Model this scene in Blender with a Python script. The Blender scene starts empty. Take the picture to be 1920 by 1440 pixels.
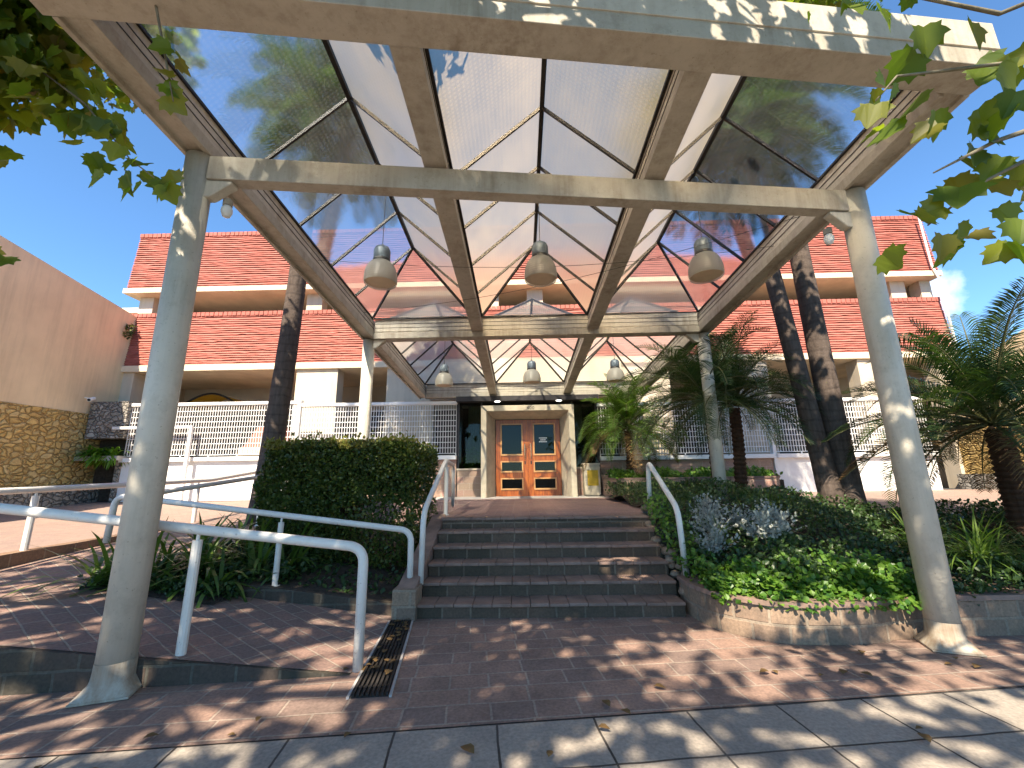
import bpy, math, random
from mathutils import Vector, Matrix
R=math.radians; rnd=random.Random(7)
sc=bpy.context.scene; COL=sc.collection
WL={}                                   # world origin of each object built
# ------------------------------------------------------------------ helpers
class MB:
    def __init__(s): s.v=[]; s.f=[]; s.uv={}
    def add(s,vs,fs,uvs=None):
        n=len(s.v); s.v.extend([tuple(p) for p in vs])
        for i,f in enumerate(fs):
            if uvs and uvs[i]: s.uv[len(s.f)]=uvs[i]
            s.f.append(tuple(n+k for k in f))
        return s
    def hexa(s,b,t):                     # 4 bottom + 4 top points, both counter-clockwise from above
        return s.add(list(b)+list(t),[(3,2,1,0),(4,5,6,7),(0,1,5,4),(1,2,6,5),(2,3,7,6),(3,0,4,7)])
    def box(s,x0,x1,y0,y1,z0,z1):
        return s.hexa([(x0,y0,z0),(x1,y0,z0),(x1,y1,z0),(x0,y1,z0)],[(x0,y0,z1),(x1,y0,z1),(x1,y1,z1),(x0,y1,z1)])
    def prism(s,poly,z0,z1):
        n=len(poly); zf=z1 if callable(z1) else (lambda x,y:z1); zb=z0 if callable(z0) else (lambda x,y:z0)
        vs=[(x,y,zb(x,y)) for x,y in poly]+[(x,y,zf(x,y)) for x,y in poly]
        return s.add(vs,[tuple(range(n-1,-1,-1)),tuple(range(n,2*n))]+[(i,(i+1)%n,n+(i+1)%n,n+i) for i in range(n)])
    def bar(s,p,q,w,h=None,up=(0,0,1)):  # rectangular bar between two points
        h=h or w; p=Vector(p); q=Vector(q); d=(q-p).normalized(); u=Vector(up)
        sd=d.cross(u)
        if sd.length<1e-4: sd=d.cross(Vector((1,0,0)))
        sd.normalize(); u=sd.cross(d)
        a=[sd*(-w/2)+u*(-h/2),sd*(w/2)+u*(-h/2),sd*(w/2)+u*(h/2),sd*(-w/2)+u*(h/2)]
        return s.add([p+k for k in a]+[q+k for k in a],[(0,1,2,3),(7,6,5,4),(4,5,1,0),(5,6,2,1),(6,7,3,2),(7,4,0,3)])
    def loft(s,rings,cap=True,closed=True):
        n=len(rings[0]); vs=[p for r in rings for p in r]; fs=[]
        for k in range(len(rings)-1):
            for i in range(n if closed else n-1):
                j=(i+1)%n; fs.append((k*n+i,k*n+j,(k+1)*n+j,(k+1)*n+i))
        if cap: fs+= [tuple(range(n-1,-1,-1)),tuple((len(rings)-1)*n+i for i in range(n))]
        return s.add(vs,fs)
    def tube(s,path,r,seg=12,cap=True):
        P=[Vector(p) for p in path]; rr=r if isinstance(r,(list,tuple)) else [r]*len(P)
        t0=(P[1]-P[0]).normalized(); u=t0.orthogonal().normalized(); rings=[]
        for i,p in enumerate(P):
            t=(P[min(i+1,len(P)-1)]-P[max(i-1,0)]).normalized()
            u=(u-t*u.dot(t)).normalized(); w=t.cross(u)
            rings.append([p+u*(math.cos(a)*rr[i])+w*(math.sin(a)*rr[i]) for a in [2*math.pi*k/seg for k in range(seg)]])
        return s.loft(rings,cap)
    def lathe(s,c,prof,seg=28,cap=False):
        rings=[[(c[0]+r*math.cos(a),c[1]+r*math.sin(a),c[2]+z) for a in [2*math.pi*k/seg for k in range(seg)]] for r,z in prof]
        return s.loft(rings,cap)
    def build(s,name,m,parent=None,smooth=False,bevel=0,**p):
        o0=Vector(p.pop('at',(0,0,0))) if parent is None else WL[parent.name]
        me=bpy.data.meshes.new(name); me.from_pydata([(a-o0.x,b-o0.y,c-o0.z) for a,b,c in s.v],[],s.f)
        ul=me.uv_layers.new(name='UVMap').data
        for i,pl in enumerate(me.polygons):
            if i in s.uv:
                for k,li in enumerate(pl.loop_indices): ul[li].uv=s.uv[i][k]
                continue
            n=pl.normal
            if abs(n.z)>.72: tx,ty=Vector((1,0,0)),Vector((0,1,0))
            else:
                tx=Vector((-n.y,n.x,0)); tx.normalize(); ty=Vector((0,0,1))
                if abs(tx.x)>abs(tx.y):
                    if tx.x<0: tx=-tx
                elif tx.y<0: tx=-tx
            for li in pl.loop_indices:
                c=Vector(s.v[me.loops[li].vertex_index]); ul[li].uv=(c.dot(tx),c.dot(ty))
        for mm in (m if isinstance(m,(list,tuple)) else [m]): me.materials.append(mm)
        if smooth:
            for pl in me.polygons: pl.use_smooth=True
        o=bpy.data.objects.new(name,me); COL.objects.link(o); o.location=o0 if parent is None else (0,0,0)
        if parent is not None: o.parent=parent
        WL[o.name]=o0.copy()
        if bevel:
            b=o.modifiers.new('b','BEVEL'); b.width=bevel; b.segments=2; b.limit_method='ANGLE'; b.angle_limit=R(40)
        if smooth=='auto':
            for pl in me.polygons: pl.use_smooth=False
        for k,v in p.items(): o[k]=v
        return o
def thing(name,label,cat,loc=(0,0,0),group=None):
    o=bpy.data.objects.new(name,None); COL.objects.link(o); o.location=loc; WL[o.name]=Vector(loc)
    o.empty_display_size=.2
    o['label']=label; o['category']=cat
    if group: o['group']=group
    return o
def copy_thing(root,loc,label,rot=None):
    def cp(o,par):
        c=o.copy(); COL.objects.link(c); c.parent=par
        for ch in [k for k in o.children]: cp(ch,c)
        return c
    c=cp(root,None); c.location=loc; c['label']=label
    if rot is not None: c.rotation_euler=rot
    return c
def rounded(pts,r=.12,n=6):              # polyline with rounded corners
    P=[Vector(p) for p in pts]; out=[P[0]]
    for i in range(1,len(P)-1):
        a,b,c=P[i-1],P[i],P[i+1]; d1=(a-b).normalized(); d2=(c-b).normalized()
        k=min(r,(a-b).length*.45,(c-b).length*.45); p,q=b+d1*k,b+d2*k
        for j in range(n+1):
            t=j/n; out.append(p*(1-t)**2+b*2*t*(1-t)+q*t*t)
    return out+[P[-1]]
# ------------------------------------------------------------------ materials
def mat(name):
    m=bpy.data.materials.new(name); m.use_nodes=True; nt=m.node_tree; nt.nodes.clear(); return m,nt
class N:
    def __init__(s,nt): s.nt=nt
    def __call__(s,t,ins=None,**kw):
        n=s.nt.nodes.new(t)
        for k,v in kw.items(): setattr(n,k,v)
        for k,v in (ins or {}).items():
            i=n.inputs[k]
            if isinstance(v,bpy.types.NodeSocket): s.nt.links.new(v,i)
            elif isinstance(v,(tuple,list)) and len(v)==3 and i.type=='RGBA': i.default_value=(*v,1)
            else: i.default_value=v
        return n
    def coord(s,uv=False,scale=None):
        t=s('ShaderNodeTexCoord').outputs['UV'] if uv else s('ShaderNodeNewGeometry').outputs['Position']
        if scale is not None: t=s('ShaderNodeMapping',{'Vector':t,'Scale':scale}).outputs[0]
        return t
    def noise(s,co,scale,detail=4,rough=.6): return s('ShaderNodeTexNoise',{'Vector':co,'Scale':scale,'Detail':detail,'Roughness':rough}).outputs[0]
    def ramp(s,f,stops):
        n=s('ShaderNodeValToRGB',{'Fac':f}); e=n.color_ramp.elements
        while len(e)<len(stops): e.new(.5)
        for el,(p,c) in zip(e,stops): el.position=p; el.color=(*c,1) if len(c)==3 else c
        return n.outputs[0]
    def mix(s,f,a,b,mode='MIX'):
        n=s('ShaderNodeMix',data_type='RGBA',blend_type=mode)
        for k,v in ((0,f),(6,a),(7,b)):
            i=n.inputs[k]
            if isinstance(v,bpy.types.NodeSocket): s.nt.links.new(v,i)
            else: i.default_value=(*v,1) if isinstance(v,tuple) and len(v)==3 else v
        return n.outputs[2]
    def math(s,op,a,b=0.5,clamp=False):
        return s('ShaderNodeMath',{0:a,1:b},operation=op,use_clamp=clamp).outputs[0]
    def bump(s,h,d=.01,st=.6): return s('ShaderNodeBump',{'Height':h,'Distance':d,'Strength':st}).outputs[0]
    def out(s,sh):
        s('ShaderNodeOutputMaterial',{'Surface':sh})
    def pbr(s,col,rough=.6,bump=None,spec=.4,metal=0,**k):
        d={'Base Color':col,'Roughness':rough,'Specular IOR Level':spec,'Metallic':metal}
        if bump is not None: d['Normal']=bump
        d.update(k); n=s('ShaderNodeBsdfPrincipled',d); s.out(n.outputs[0]); return n
def m_plain(name,c,rough=.5,var=.12,scale=6,metal=0,spec=.4,bump=0,c2=None):
    m,nt=mat(name); n=N(nt); co=n.coord()
    f=n.noise(co,scale,5); c2=c2 or tuple(k*(1-var*2) for k in c); c1=tuple(min(1,k*(1+var)) for k in c)
    col=n.ramp(f,[(.3,c2),(.7,c1)])
    n.pbr(col,rough,n.bump(n.noise(co,scale*8,3),bump) if bump else None,spec,metal); return m
def m_paint(name,c,dirt=(.33,.28,.2),amount=.55,rough=.45):      # weathered paint: streaks, specks and grime
    m,nt=mat(name); n=N(nt); co=n.coord()
    big=n.noise(co,1.3,6,.65); st=n.noise(n.coord(scale=(9,9,.55)),1.0,5,.7); sp=n.noise(co,38,2)
    f=n.math('MULTIPLY',n.ramp(big,[(.36,(.12,.12,.12)),(.66,(1,1,1))]),n.ramp(st,[(.36,(.12,.12,.12)),(.68,(1,1,1))]))
    f2=n.ramp(n.noise(n.coord(scale=(1,1,1)),7,5,.75),[(.5,(0,0,0)),(.75,(1,1,1))]); col=n.mix(n.math('MULTIPLY',f,amount),c,dirt); col=n.mix(n.math('MULTIPLY',f2,amount*.55),col,dirt)
    col=n.mix(n.math('MULTIPLY',n.ramp(sp,[(.66,(0,0,0)),(.74,(1,1,1))]),.5),col,(.2,.17,.12))
    n.pbr(col,n.ramp(big,[(.3,(rough,)*3),(.8,(rough+.25,)*3)]),n.bump(n.noise(co,25,4),.004)); return m
def m_brick(name,c1,c2,mortar,w,h,ms=.012,rough=.8,offset=.5,rot=0,bumpd=.006,dirt=.35,squash=1,dirtc=(.06,.06,.045),loc=(0,0,0)):
    m,nt=mat(name); n=N(nt); co=n('ShaderNodeMapping',{'Vector':n.coord(True),'Rotation':(0,0,rot),'Location':loc}).outputs[0]
    wob=n.noise(co,3.5,3); co2=n('ShaderNodeVectorMath',{0:co,1:n('ShaderNodeVectorMath',{0:n('ShaderNodeTexNoise',{'Vector':co,'Scale':4.0}).outputs[1],'Scale':.02},operation='SCALE').outputs[0]},operation='ADD').outputs[0]
    b=n('ShaderNodeTexBrick',{'Vector':co2,'Color1':c1,'Color2':c2,'Mortar':mortar,'Scale':1,'Mortar Size':ms,'Mortar Smooth':.35,'Bias':-.1,'Brick Width':w,'Row Height':h},offset=offset,squash=squash)
    pos=n.coord(); g=n.noise(pos,1.1,6,.7); fine=n.noise(pos,40,4)
    col=n.mix(n.math('MULTIPLY',n.ramp(g,[(.4,(0,0,0)),(.7,(1,1,1))]),dirt),b.outputs[0],dirtc)
    col=n.mix(.55,col,n.ramp(fine,[(.25,(.4,.4,.4)),(.75,(1.4,1.35,1.3))]),'MULTIPLY')
    hgt=n.math('ADD',n.math('MULTIPLY',b.outputs[1],-1),n.math('MULTIPLY',n.noise(pos,22,5),.6))
    n.pbr(col,n.ramp(g,[(.3,(rough-.12,)*3),(.7,(rough+.1,)*3)]),n.bump(hgt,bumpd,.8),.35); return m
def m_stone(name,cols,joint,scale,rough=.85,bumpd=.05,stretch=(1,1,1.4)):
    m,nt=mat(name); n=N(nt); co=n.coord(scale=stretch)
    co=n('ShaderNodeVectorMath',{0:co,1:n('ShaderNodeVectorMath',{0:n('ShaderNodeTexNoise',{'Vector':co,'Scale':2.2*scale/4}).outputs[1],'Scale':.35},operation='SCALE').outputs[0]},operation='ADD').outputs[0]
    e=n('ShaderNodeTexVoronoi',{'Vector':co,'Scale':scale},feature='DISTANCE_TO_EDGE').outputs[0]
    v=n('ShaderNodeTexVoronoi',{'Vector':co,'Scale':scale}).outputs[1]
    r=n('ShaderNodeSeparateColor',{0:v}).outputs[0]
    col=n.ramp(r,[(i/(len(cols)-1),c) for i,c in enumerate(cols)])
    col=n.mix(.6,col,n.ramp(n.noise(n.coord(),14,6,.7),[(.25,(.55,.52,.5)),(.75,(1.3,1.3,1.3))]),'MULTIPLY')
    jm=n.ramp(e,[(.0,(0,0,0)),(.055,(1,1,1))]); col=n.mix(jm,joint,col)
    h=n.math('ADD',n.ramp(e,[(0,(0,0,0)),(.16,(1,1,1))]),n.math('MULTIPLY',n.noise(n.coord(),12,5),.5))
    n.pbr(col,rough,n.bump(h,bumpd,1),.25); return m
def m_leaf(name,cols,trans=.35,rough=.45,tcol=None,spec=.4):
    m,nt=mat(name); n=N(nt); g=n('ShaderNodeNewGeometry')
    col=n.ramp(g.outputs['Random Per Island'],[(i/(len(cols)-1),c) for i,c in enumerate(cols)])
    col=n.mix(.5,col,n.ramp(n.noise(n.coord(),3,3),[(.3,(.6,.6,.6)),(.7,(1.3,1.3,1.2))]),'MULTIPLY')
    p=n('ShaderNodeBsdfPrincipled',{'Base Color':col,'Roughness':rough,'Specular IOR Level':spec})
    t=n('ShaderNodeBsdfTranslucent',{'Color':n.mix(1.0,col,tcol or (1.9,2.1,.7),'MULTIPLY')})
    n.out(n('ShaderNodeMixShader',{0:trans,1:p.outputs[0],2:t.outputs[0]}).outputs[0]); return m
M={}
M['frame']=m_paint('weathered_cream_paint',(.46,.42,.35),(.2,.16,.11),.85)
M['frame2']=m_paint('gutter_paint',(.56,.52,.44),(.25,.19,.13),.75)
M['column']=m_paint('column_paint',(.58,.53,.44),(.27,.24,.18),.65)
M['rail']=m_paint('white_rail_paint',(.72,.69,.63),(.4,.36,.3),.25,.3)
M['foot']=m_paint('rusty_foot_paint',(.46,.42,.34),(.2,.11,.05),1.0)
M['white']=m_plain('white_gate_paint',(.8,.79,.77),.4,.05,2)
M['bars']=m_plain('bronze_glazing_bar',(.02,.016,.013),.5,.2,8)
def m_render(name,c):
    m,nt=mat(name); n=N(nt); st=n.noise(n.coord(scale=(2.2,2.2,.16)),1.6,6,.7); bl=n.noise(n.coord(),.7,6,.65)
    col=n.mix(n.ramp(st,[(.48,(0,0,0)),(.8,(.55,.55,.55))]),c,tuple(k*.62 for k in c))
    col=n.mix(.7,col,n.ramp(bl,[(.3,(.86,.84,.82)),(.7,(1.08,1.08,1.08))]),'MULTIPLY')
    n.pbr(col,.88,n.bump(n.noise(n.coord(),45,4),.004),.25); return m
M['cream']=m_render('cream_render',(.62,.53,.41))
M['beige']=m_render('beige_render',(.80,.63,.40))
M['fascia']=m_plain('fascia_cream',(.76,.63,.45),.8,.08,1.4)
M['inner']=m_plain('interior_beige',(.5,.45,.37),.9,.06,.5)
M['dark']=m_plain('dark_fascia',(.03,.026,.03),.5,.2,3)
M['portal']=m_plain('grainy_portal_stone',(.52,.45,.34),.8,.1,5,bump=.004)
M['granite']=m_plain('pale_floor_stone',(.42,.4,.38),.6,.1,6)
M['pav']=m_brick('porphyry_paving',(.36,.23,.175),(.23,.165,.14),(.39,.31,.25),.44,.23,.010,rot=R(-6.5),squash=.7,dirt=.6,dirtc=(.07,.055,.05))
M['ramp']=m_brick('ramp_paving',(.32,.2,.16),(.205,.15,.13),(.37,.3,.24),.3,.17,.009,rot=R(32),dirt=.35,dirtc=(.08,.065,.06))
M['drive']=m_brick('driveway_paving',(.36,.25,.2),(.3,.21,.18),(.3,.23,.19),.24,.12,.008,rot=R(4),dirt=.25,dirtc=(.2,.15,.12))
M['land']=m_brick('landing_paving',(.3,.19,.165),(.24,.16,.15),(.33,.25,.22),.3,.15,.009,dirt=.3,dirtc=(.14,.1,.09))
M['step']=m_brick('step_stone',(.12,.08,.055),(.06,.046,.03),(.19,.15,.11),.33,.6,.012,dirt=.6,dirtc=(.045,.042,.03),loc=(.1,.3,0))
M['tread']=m_plain('tread_stone',(.24,.16,.125),.7,.2,4,bump=.01)
M['wallb']=m_brick('dark_stone_block',(.085,.06,.048),(.055,.05,.038),(.11,.1,.08),.34,.16,.014,dirt=.6,dirtc=(.04,.042,.028))
M['plant']=m_brick('planter_stone_block',(.36,.25,.17),(.22,.15,.11),(.34,.27,.2),.32,.17,.016,dirt=.7,dirtc=(.1,.085,.065))
M['pink']=m_brick('pink_stone_block',(.42,.25,.2),(.36,.28,.2),(.45,.36,.29),.36,.2,.01,dirt=.3,dirtc=(.2,.14,.12))
M['kerb']=m_brick('brown_kerb_stone',(.26,.16,.1),(.22,.14,.09),(.34,.24,.16),.42,.4,.012,dirt=.3,dirtc=(.13,.08,.05))
M['tile_side']=m_brick('grey_sidewalk_slab',(.39,.34,.285),(.345,.30,.255),(.045,.038,.032),.655,.47,.009,rough=.75,offset=0,rot=R(-6.6),bumpd=.003,dirt=.55,dirtc=(.13,.12,.11),loc=(.469,.105,0))
M['asphalt']=m_plain('asphalt',(.055,.055,.056),.9,.2,30,bump=.01)
M['soil']=m_plain('soil',(.055,.04,.028),.95,.3,12,bump=.03)
M['ochre']=m_stone('ochre_rubble',[(.62,.41,.14),(.70,.49,.19),(.54,.36,.13),(.68,.51,.24)],(.34,.21,.08),4.6)
M['grey_stone']=m_stone('grey_rubble',[(.38,.34,.29),(.27,.25,.22),(.45,.41,.36),(.2,.18,.16)],(.05,.045,.04),5.5)
M['wood']=None
M['rust']=m_plain('rusty_grate',(.03,.024,.02),.75,.3,20,bump=.004)
M['bark']=None
M['steel']=m_plain('lamp_housing',(.11,.14,.17),.42,.2,10,metal=.2)
M['black']=m_plain('black_collar',(.02,.02,.02),.5,.1,5)
M['chrome']=m_plain('brass_handle',(.75,.6,.38),.25,.1,10,metal=1)
M['bulb']=m_plain('white_globe',(.8,.8,.78),.4,.03,3)
def m_wood():
    m,nt=mat('varnished_wood'); n=N(nt); co=n.coord(scale=(7,7,.8))
    f=n.noise(co,3,6,.6); col=n.ramp(f,[(.3,(.17,.036,.006)),(.5,(.36,.09,.012)),(.75,(.5,.15,.022))])
    n.pbr(col,.28,n.bump(f,.002),.5); return m
M['wood']=m_wood(); M['wood2']=m_plain('pale_wood_moulding',(.62,.33,.13),.35,.1,9)
def m_bark(name,c,rings):
    m,nt=mat(name); n=N(nt); co=n.coord()
    w=n('ShaderNodeTexWave',{'Vector':n.coord(),'Scale':rings,'Distortion':3.0,'Detail':3,'Detail Scale':2},bands_direction='Z').outputs[0]
    g=n.noise(n.coord(scale=(6,6,1.2)),2.5,6,.7)
    col=n.mix(n.ramp(w,[(.0,(.45,.45,.45)),(.2,(0,0,0))]),c,tuple(k*.5 for k in c))
    col=n.mix(.7,col,n.ramp(g,[(.3,(.45,.42,.4)),(.7,(1.4,1.35,1.3))]),'MULTIPLY')
    n.pbr(col,.9,n.bump(n.math('ADD',n.math('MULTIPLY',w,.18),n.math('MULTIPLY',n.noise(co,18,5),1)),.025),.2); return m
M['bark']=m_bark('palm_bark',(.10,.078,.066),1.6); M['date']=m_bark('date_palm_bark',(.075,.042,.026),5); M['plane']=m_bark('plane_bark',(.2,.18,.13),.6)
def m_rooftile():
    m,nt=mat('red_roof_tile'); n=N(nt); co=n.coord(scale=(1,1,1)); g=n('ShaderNodeNewGeometry')
    b=n('ShaderNodeTexBrick',{'Vector':n.coord(True),'Color1':(.46,.15,.112),'Color2':(.40,.125,.092),'Mortar':(.35,.105,.075),'Mortar Size':.0015,'Brick Width':.47,'Row Height':40.0,'Scale':1.0,'Bias':0},offset=.5).outputs[0]
    col=n.mix(.6,b,n.ramp(n.noise(n.coord(scale=(1,1,4)),1.6,6,.75),[(.25,(.55,.5,.45)),(.58,(1.1,1.1,1.1)),(.74,(1.15,1.3,1.25)),(.84,(1.3,2.2,2.0))]),'MULTIPLY')
    n.pbr(col,.75,n.bump(n.noise(co,16,4),.01),.3); return m
M['roof']=m_rooftile()
def m_glass_roof(name,d0,d1,tint,tf,rtint,rgh):
    m,nt=mat(name); n=N(nt); co=n.coord()
    bp=n.bump(n.noise(co,2.3,3),.02,.35)
    rf=n('ShaderNodeBsdfRefraction',{'Color':rtint,'Roughness':rgh,'IOR':1.16,'Normal':bp})
    tr=n('ShaderNodeBsdfTransparent',{'Color':(.9,.93,.91)}); tl=n('ShaderNodeBsdfTranslucent',{'Color':tint})
    gl=n('ShaderNodeBsdfGlossy',{'Roughness':.12,'Color':(1,1,1)})
    dirt=n.ramp(n.noise(co,.9,6,.7),[(.3,(d0,)*3),(.75,(d1,)*3)])
    wx=n('ShaderNodeTexWave',{'Vector':co,'Scale':7.0},bands_direction='X').outputs[0]; wy=n('ShaderNodeTexWave',{'Vector':co,'Scale':7.0},bands_direction='Y').outputs[0]
    cl=n.ramp(n.noise(n.coord(scale=(1,.35,1)),1.1,4,.6),[(.3,(0,0,0)),(.7,(.4*d1,)*3)])
    dirt=n.math('ADD',n.math('ADD',dirt,cl),n.math('MULTIPLY',n.math('MULTIPLY',wx,wy),.015+.2*d1),True)
    a=n('ShaderNodeMixShader',{0:tf,1:rf.outputs[0],2:tr.outputs[0]})
    b=n('ShaderNodeMixShader',{0:dirt,1:a.outputs[0],2:tl.outputs[0]})
    c=n('ShaderNodeMixShader',{0:n.math('MULTIPLY',n('ShaderNodeLayerWeight',{0:.2}).outputs[0],.12),1:b.outputs[0],2:gl.outputs[0]})
    n.out(c.outputs[0]); return m
M['rglass']=m_glass_roof('frosted_roof_glass',.22,.38,(.52,.42,.30),.10,(.90,.78,.60),.5); M['rclear']=m_glass_roof('clearer_roof_glass',.0,.06,(.6,.6,.58),.2,(.9,.95,1.0),.2); M['rlow']=m_glass_roof('rear_roof_glass',.14,.32,(.78,.76,.66),.72,(.93,.94,.9),.3)
def m_window():
    m,nt=mat('tinted_window_glass'); n=N(nt)
    tr=n('ShaderNodeBsdfTransparent',{'Color':(.5,.56,.5)}); gl=n('ShaderNodeBsdfGlossy',{'Roughness':.02})
    n.out(n('ShaderNodeMixShader',{0:n.math('ADD',n.math('MULTIPLY',n('ShaderNodeFresnel',{0:1.5}).outputs[0],.45),.0),1:tr.outputs[0],2:gl.outputs[0]}).outputs[0]); return m
M['wglass']=m_window()
def m_shade():
    m,nt=mat('prismatic_lamp_shade'); n=N(nt); w=n('ShaderNodeTexWave',{'Vector':n.coord(),'Scale':9.0},bands_direction='Z').outputs[0]
    p=n('ShaderNodeBsdfPrincipled',{'Base Color':(.42,.41,.37),'Roughness':.3,'Normal':n.bump(w,.004)})
    t=n('ShaderNodeBsdfTranslucent',{'Color':(.6,.58,.52)}); tr=n('ShaderNodeBsdfTransparent',{})
    a=n('ShaderNodeMixShader',{0:.4,1:p.outputs[0],2:t.outputs[0]})
    n.out(n('ShaderNodeMixShader',{0:.14,1:a.outputs[0],2:tr.outputs[0]}).outputs[0]); return m
M['shade']=m_shade()
M['cover']=m_plain('beige_lamp_cover',(.6,.47,.33),.6,.05,6)
G=lambda *c:c
M['planeleaf']=m_leaf('plane_tree_leaf',[(.07,.115,.014),(.11,.16,.018),(.15,.19,.022),(.18,.15,.028)],.5)
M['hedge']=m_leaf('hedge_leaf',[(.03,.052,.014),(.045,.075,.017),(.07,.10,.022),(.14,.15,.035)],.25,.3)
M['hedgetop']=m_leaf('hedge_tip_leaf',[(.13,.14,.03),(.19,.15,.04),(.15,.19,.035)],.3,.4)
M['cover_leaf']=m_leaf('groundcover_leaf',[(.02,.045,.014),(.032,.065,.016),(.045,.085,.018)],.2,.4)
M['ivy']=m_leaf('bright_ivy_leaf',[(.04,.11,.015),(.08,.17,.022),(.14,.24,.034)],.3,.4)
M['silver']=m_leaf('silver_leaf',[(.27,.29,.26),(.37,.38,.345),(.22,.25,.215)],.1,.7,(1,1,1))
M['grassy']=m_leaf('strap_leaf',[(.07,.13,.02),(.11,.18,.03),(.15,.22,.04)],.35,.4)
M['strap']=m_leaf('dark_strap_leaf',[(.05,.10,.022),(.075,.13,.026),(.11,.17,.03)],.25,.35)
M['frond']=m_leaf('palm_leaflet',[(.022,.05,.018),(.035,.068,.022),(.06,.09,.026)],.24,.36)
M['frondl']=m_leaf('light_palm_leaflet',[(.06,.12,.022),(.09,.16,.028),(.12,.19,.04)],.35,.4)
M['dry']=m_leaf('dry_frond',[(.12,.07,.028),(.2,.12,.045)],.2,.7,(1,1,.8))
M['fern']=m_leaf('fern_leaf',[(.07,.16,.015),(.11,.22,.02),(.15,.26,.03)],.4,.4)
M['curtain']=m_plain('curtain',(.3,.31,.22),.9,.15,3)
M['rib']=m_plain('leaf_stalk',(.09,.09,.03),.6,.1,6)
# ------------------------------------------------------------------ canopy geometry functions
SK=.1175                                  # skew of the street front
zb=lambda y:4.8-.066*(y-3.6)              # underside of the canopy beams (falls towards the building)
XL,XR=-3.2,3.9; XI=(-.86,1.56)            # column lines and inner beams
yF=lambda x:2.40+SK*(x+.0)+.02             # front face of the front beam at x
# ------------------------------------------------------------------ SETTING: ground sheets
def struct(mb,name,m,**k): return mb.build(name,m,kind='structure',**k)
g=MB(); g.add([(-400,-400,-.03),(400,-400,-.03),(400,400,-.03),(-400,400,-.03)],[(0,1,2,3)]); struct(g,'ground',M['asphalt'])
sl=lambda x:3.2+SK*x                      # sidewalk / forecourt line
g=MB(); g.add([(-30,sl(-30)-7,0),(30,sl(30)-7,0),(30,sl(30),0),(-30,sl(-30),0)],[(0,1,2,3)]); struct(g,'sidewalk',M['tile_side'])
g=MB(); g.add([(-30,sl(-30),.004),(30,sl(30),.004),(30,sl(30)+2.6,.004),(-30,sl(-30)+2.6,.004)],[(0,1,2,3)]); struct(g,'forecourt_paving',M['pav'])
# access ramp rising to the left, then turning back along the kerb
zr=lambda x:max(0,min(.455,.008+.125*(-1.48-x)))
g=MB(); xs=[-1.45,-2.2,-3.0,-3.8,-4.6,-5.45]
fy=lambda x:3.90+SK*(x+1.48)
top=[]; 
for x in xs: top.append(((x,fy(x),zr(x)+.006),(x,5.32,zr(x)+.006)))
for a,b in zip(top,top[1:]): g.add([a[0],a[1],b[1],b[0]],[(0,1,2,3)])
g.add([(-5.45,fy(-5.45),.457),(-5.45,5.32,.457),(-9,5.32,.457),(-9,fy(-9),.457)],[(0,1,2,3)])
g.add([(-4.75,5.32,.4565),(-4.75,12.2,.94),(-6.95,12.2,.94),(-6.95,5.32,.4565)],[(0,1,2,3)])
struct(g,'ramp_path',M['ramp'])
g=MB()
for x0,x1 in zip(xs+[-9],(xs+[-9])[1:]):
    for k in (0,):
        a=(x0,fy(x0)-.03,zr(x0)+.0005); b=(x1,fy(x1)-.03,zr(x1)+.0005)
        g.add([(x1,fy(x1)-.03,-.01),(x0,fy(x0)-.03,-.01),a,b,(x1,fy(x1)+.1,zr(x1)+.0005),(x0,fy(x0)+.1,zr(x0)+.0005)],[(0,1,2,3),(3,2,5,4)])
g.build('ramp_retaining_wall',M['wallb'],label='low dark block retaining wall holding the front edge of the ramp',category='low wall')
# driveway on the left
g=MB(); pr=[(-9,.3),(3.0,.56),(6,.64),(10,.7),(13.7,.95)]
for (y0,z0),(y1,z1) in zip(pr,pr[1:]): g.add([(-14.35,y0,z0),(-7.05,y0,z0),(-7.05-.02*(y1-6) if 0 else -7.05,y1,z1),(-14.35,y1,z1)],[(0,1,2,3)])
struct(g,'driveway',M['drive'])
g=MB(); pr2=[(8.1,.84),(9.2,.95),(13.7,1.0)]
for (y0,z0),(y1,z1) in zip(pr2,pr2[1:]): g.add([(6.3,y0,z0),(15.6,y0,z0),(15.6,y1,z1),(6.3,y1,z1)],[(0,1,2,3)])
g.add([(9.6,4.5,.12),(15.6,4.5,.12),(15.6,8.1,.84),(9.6,8.1,.84)],[(0,1,2,3)])
struct(g,'right_driveway',M['drive'])
g=MB(); g.add([(-14.8,13.7,.955),(15.6,13.7,.99),(15.6,24,.99),(-14.8,24,.955)],[(0,1,2,3)]); struct(g,'car_park_floor',M['asphalt'])
# landing
g=MB(); g.prism([(-1.3,7.03),(1.95,7.03),(2.6,9.5),(2.6,13.7),(-4.8,13.7),(-4.8,11.3),(-1.3,11.3)],.2,.97); struct(g,'landing_path',M['land'])
g=MB(); g.box(-2.6,2.62,12.25,13.69,.9,.975); struct(g,'threshold_path',M['granite'])
g=MB(); g.prism([(-7.02,12.2),(-4.8,12.2),(-4.8,13.7),(-7.02,13.7)],.3,.945); struct(g,'upper_ramp_path',M['drive'])
# kerb of the driveway
k=MB()
for (y0,z0),(y1,z1) in zip(pr[1:],pr[2:]):
    k.hexa([(-7.1,y0,z0-.4),(-6.9,y0,z0-.4),(-6.9,y1,z1-.4),(-7.1,y1,z1-.4)],[(-7.1,y0,z0+.03),(-6.9,y0,z0+.03),(-6.9,y1,z1+.03),(-7.1,y1,z1+.03)])
k.build('stone_kerb',M['kerb'],label='brown stone kerb along the edge of the left driveway',category='kerb')
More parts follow.
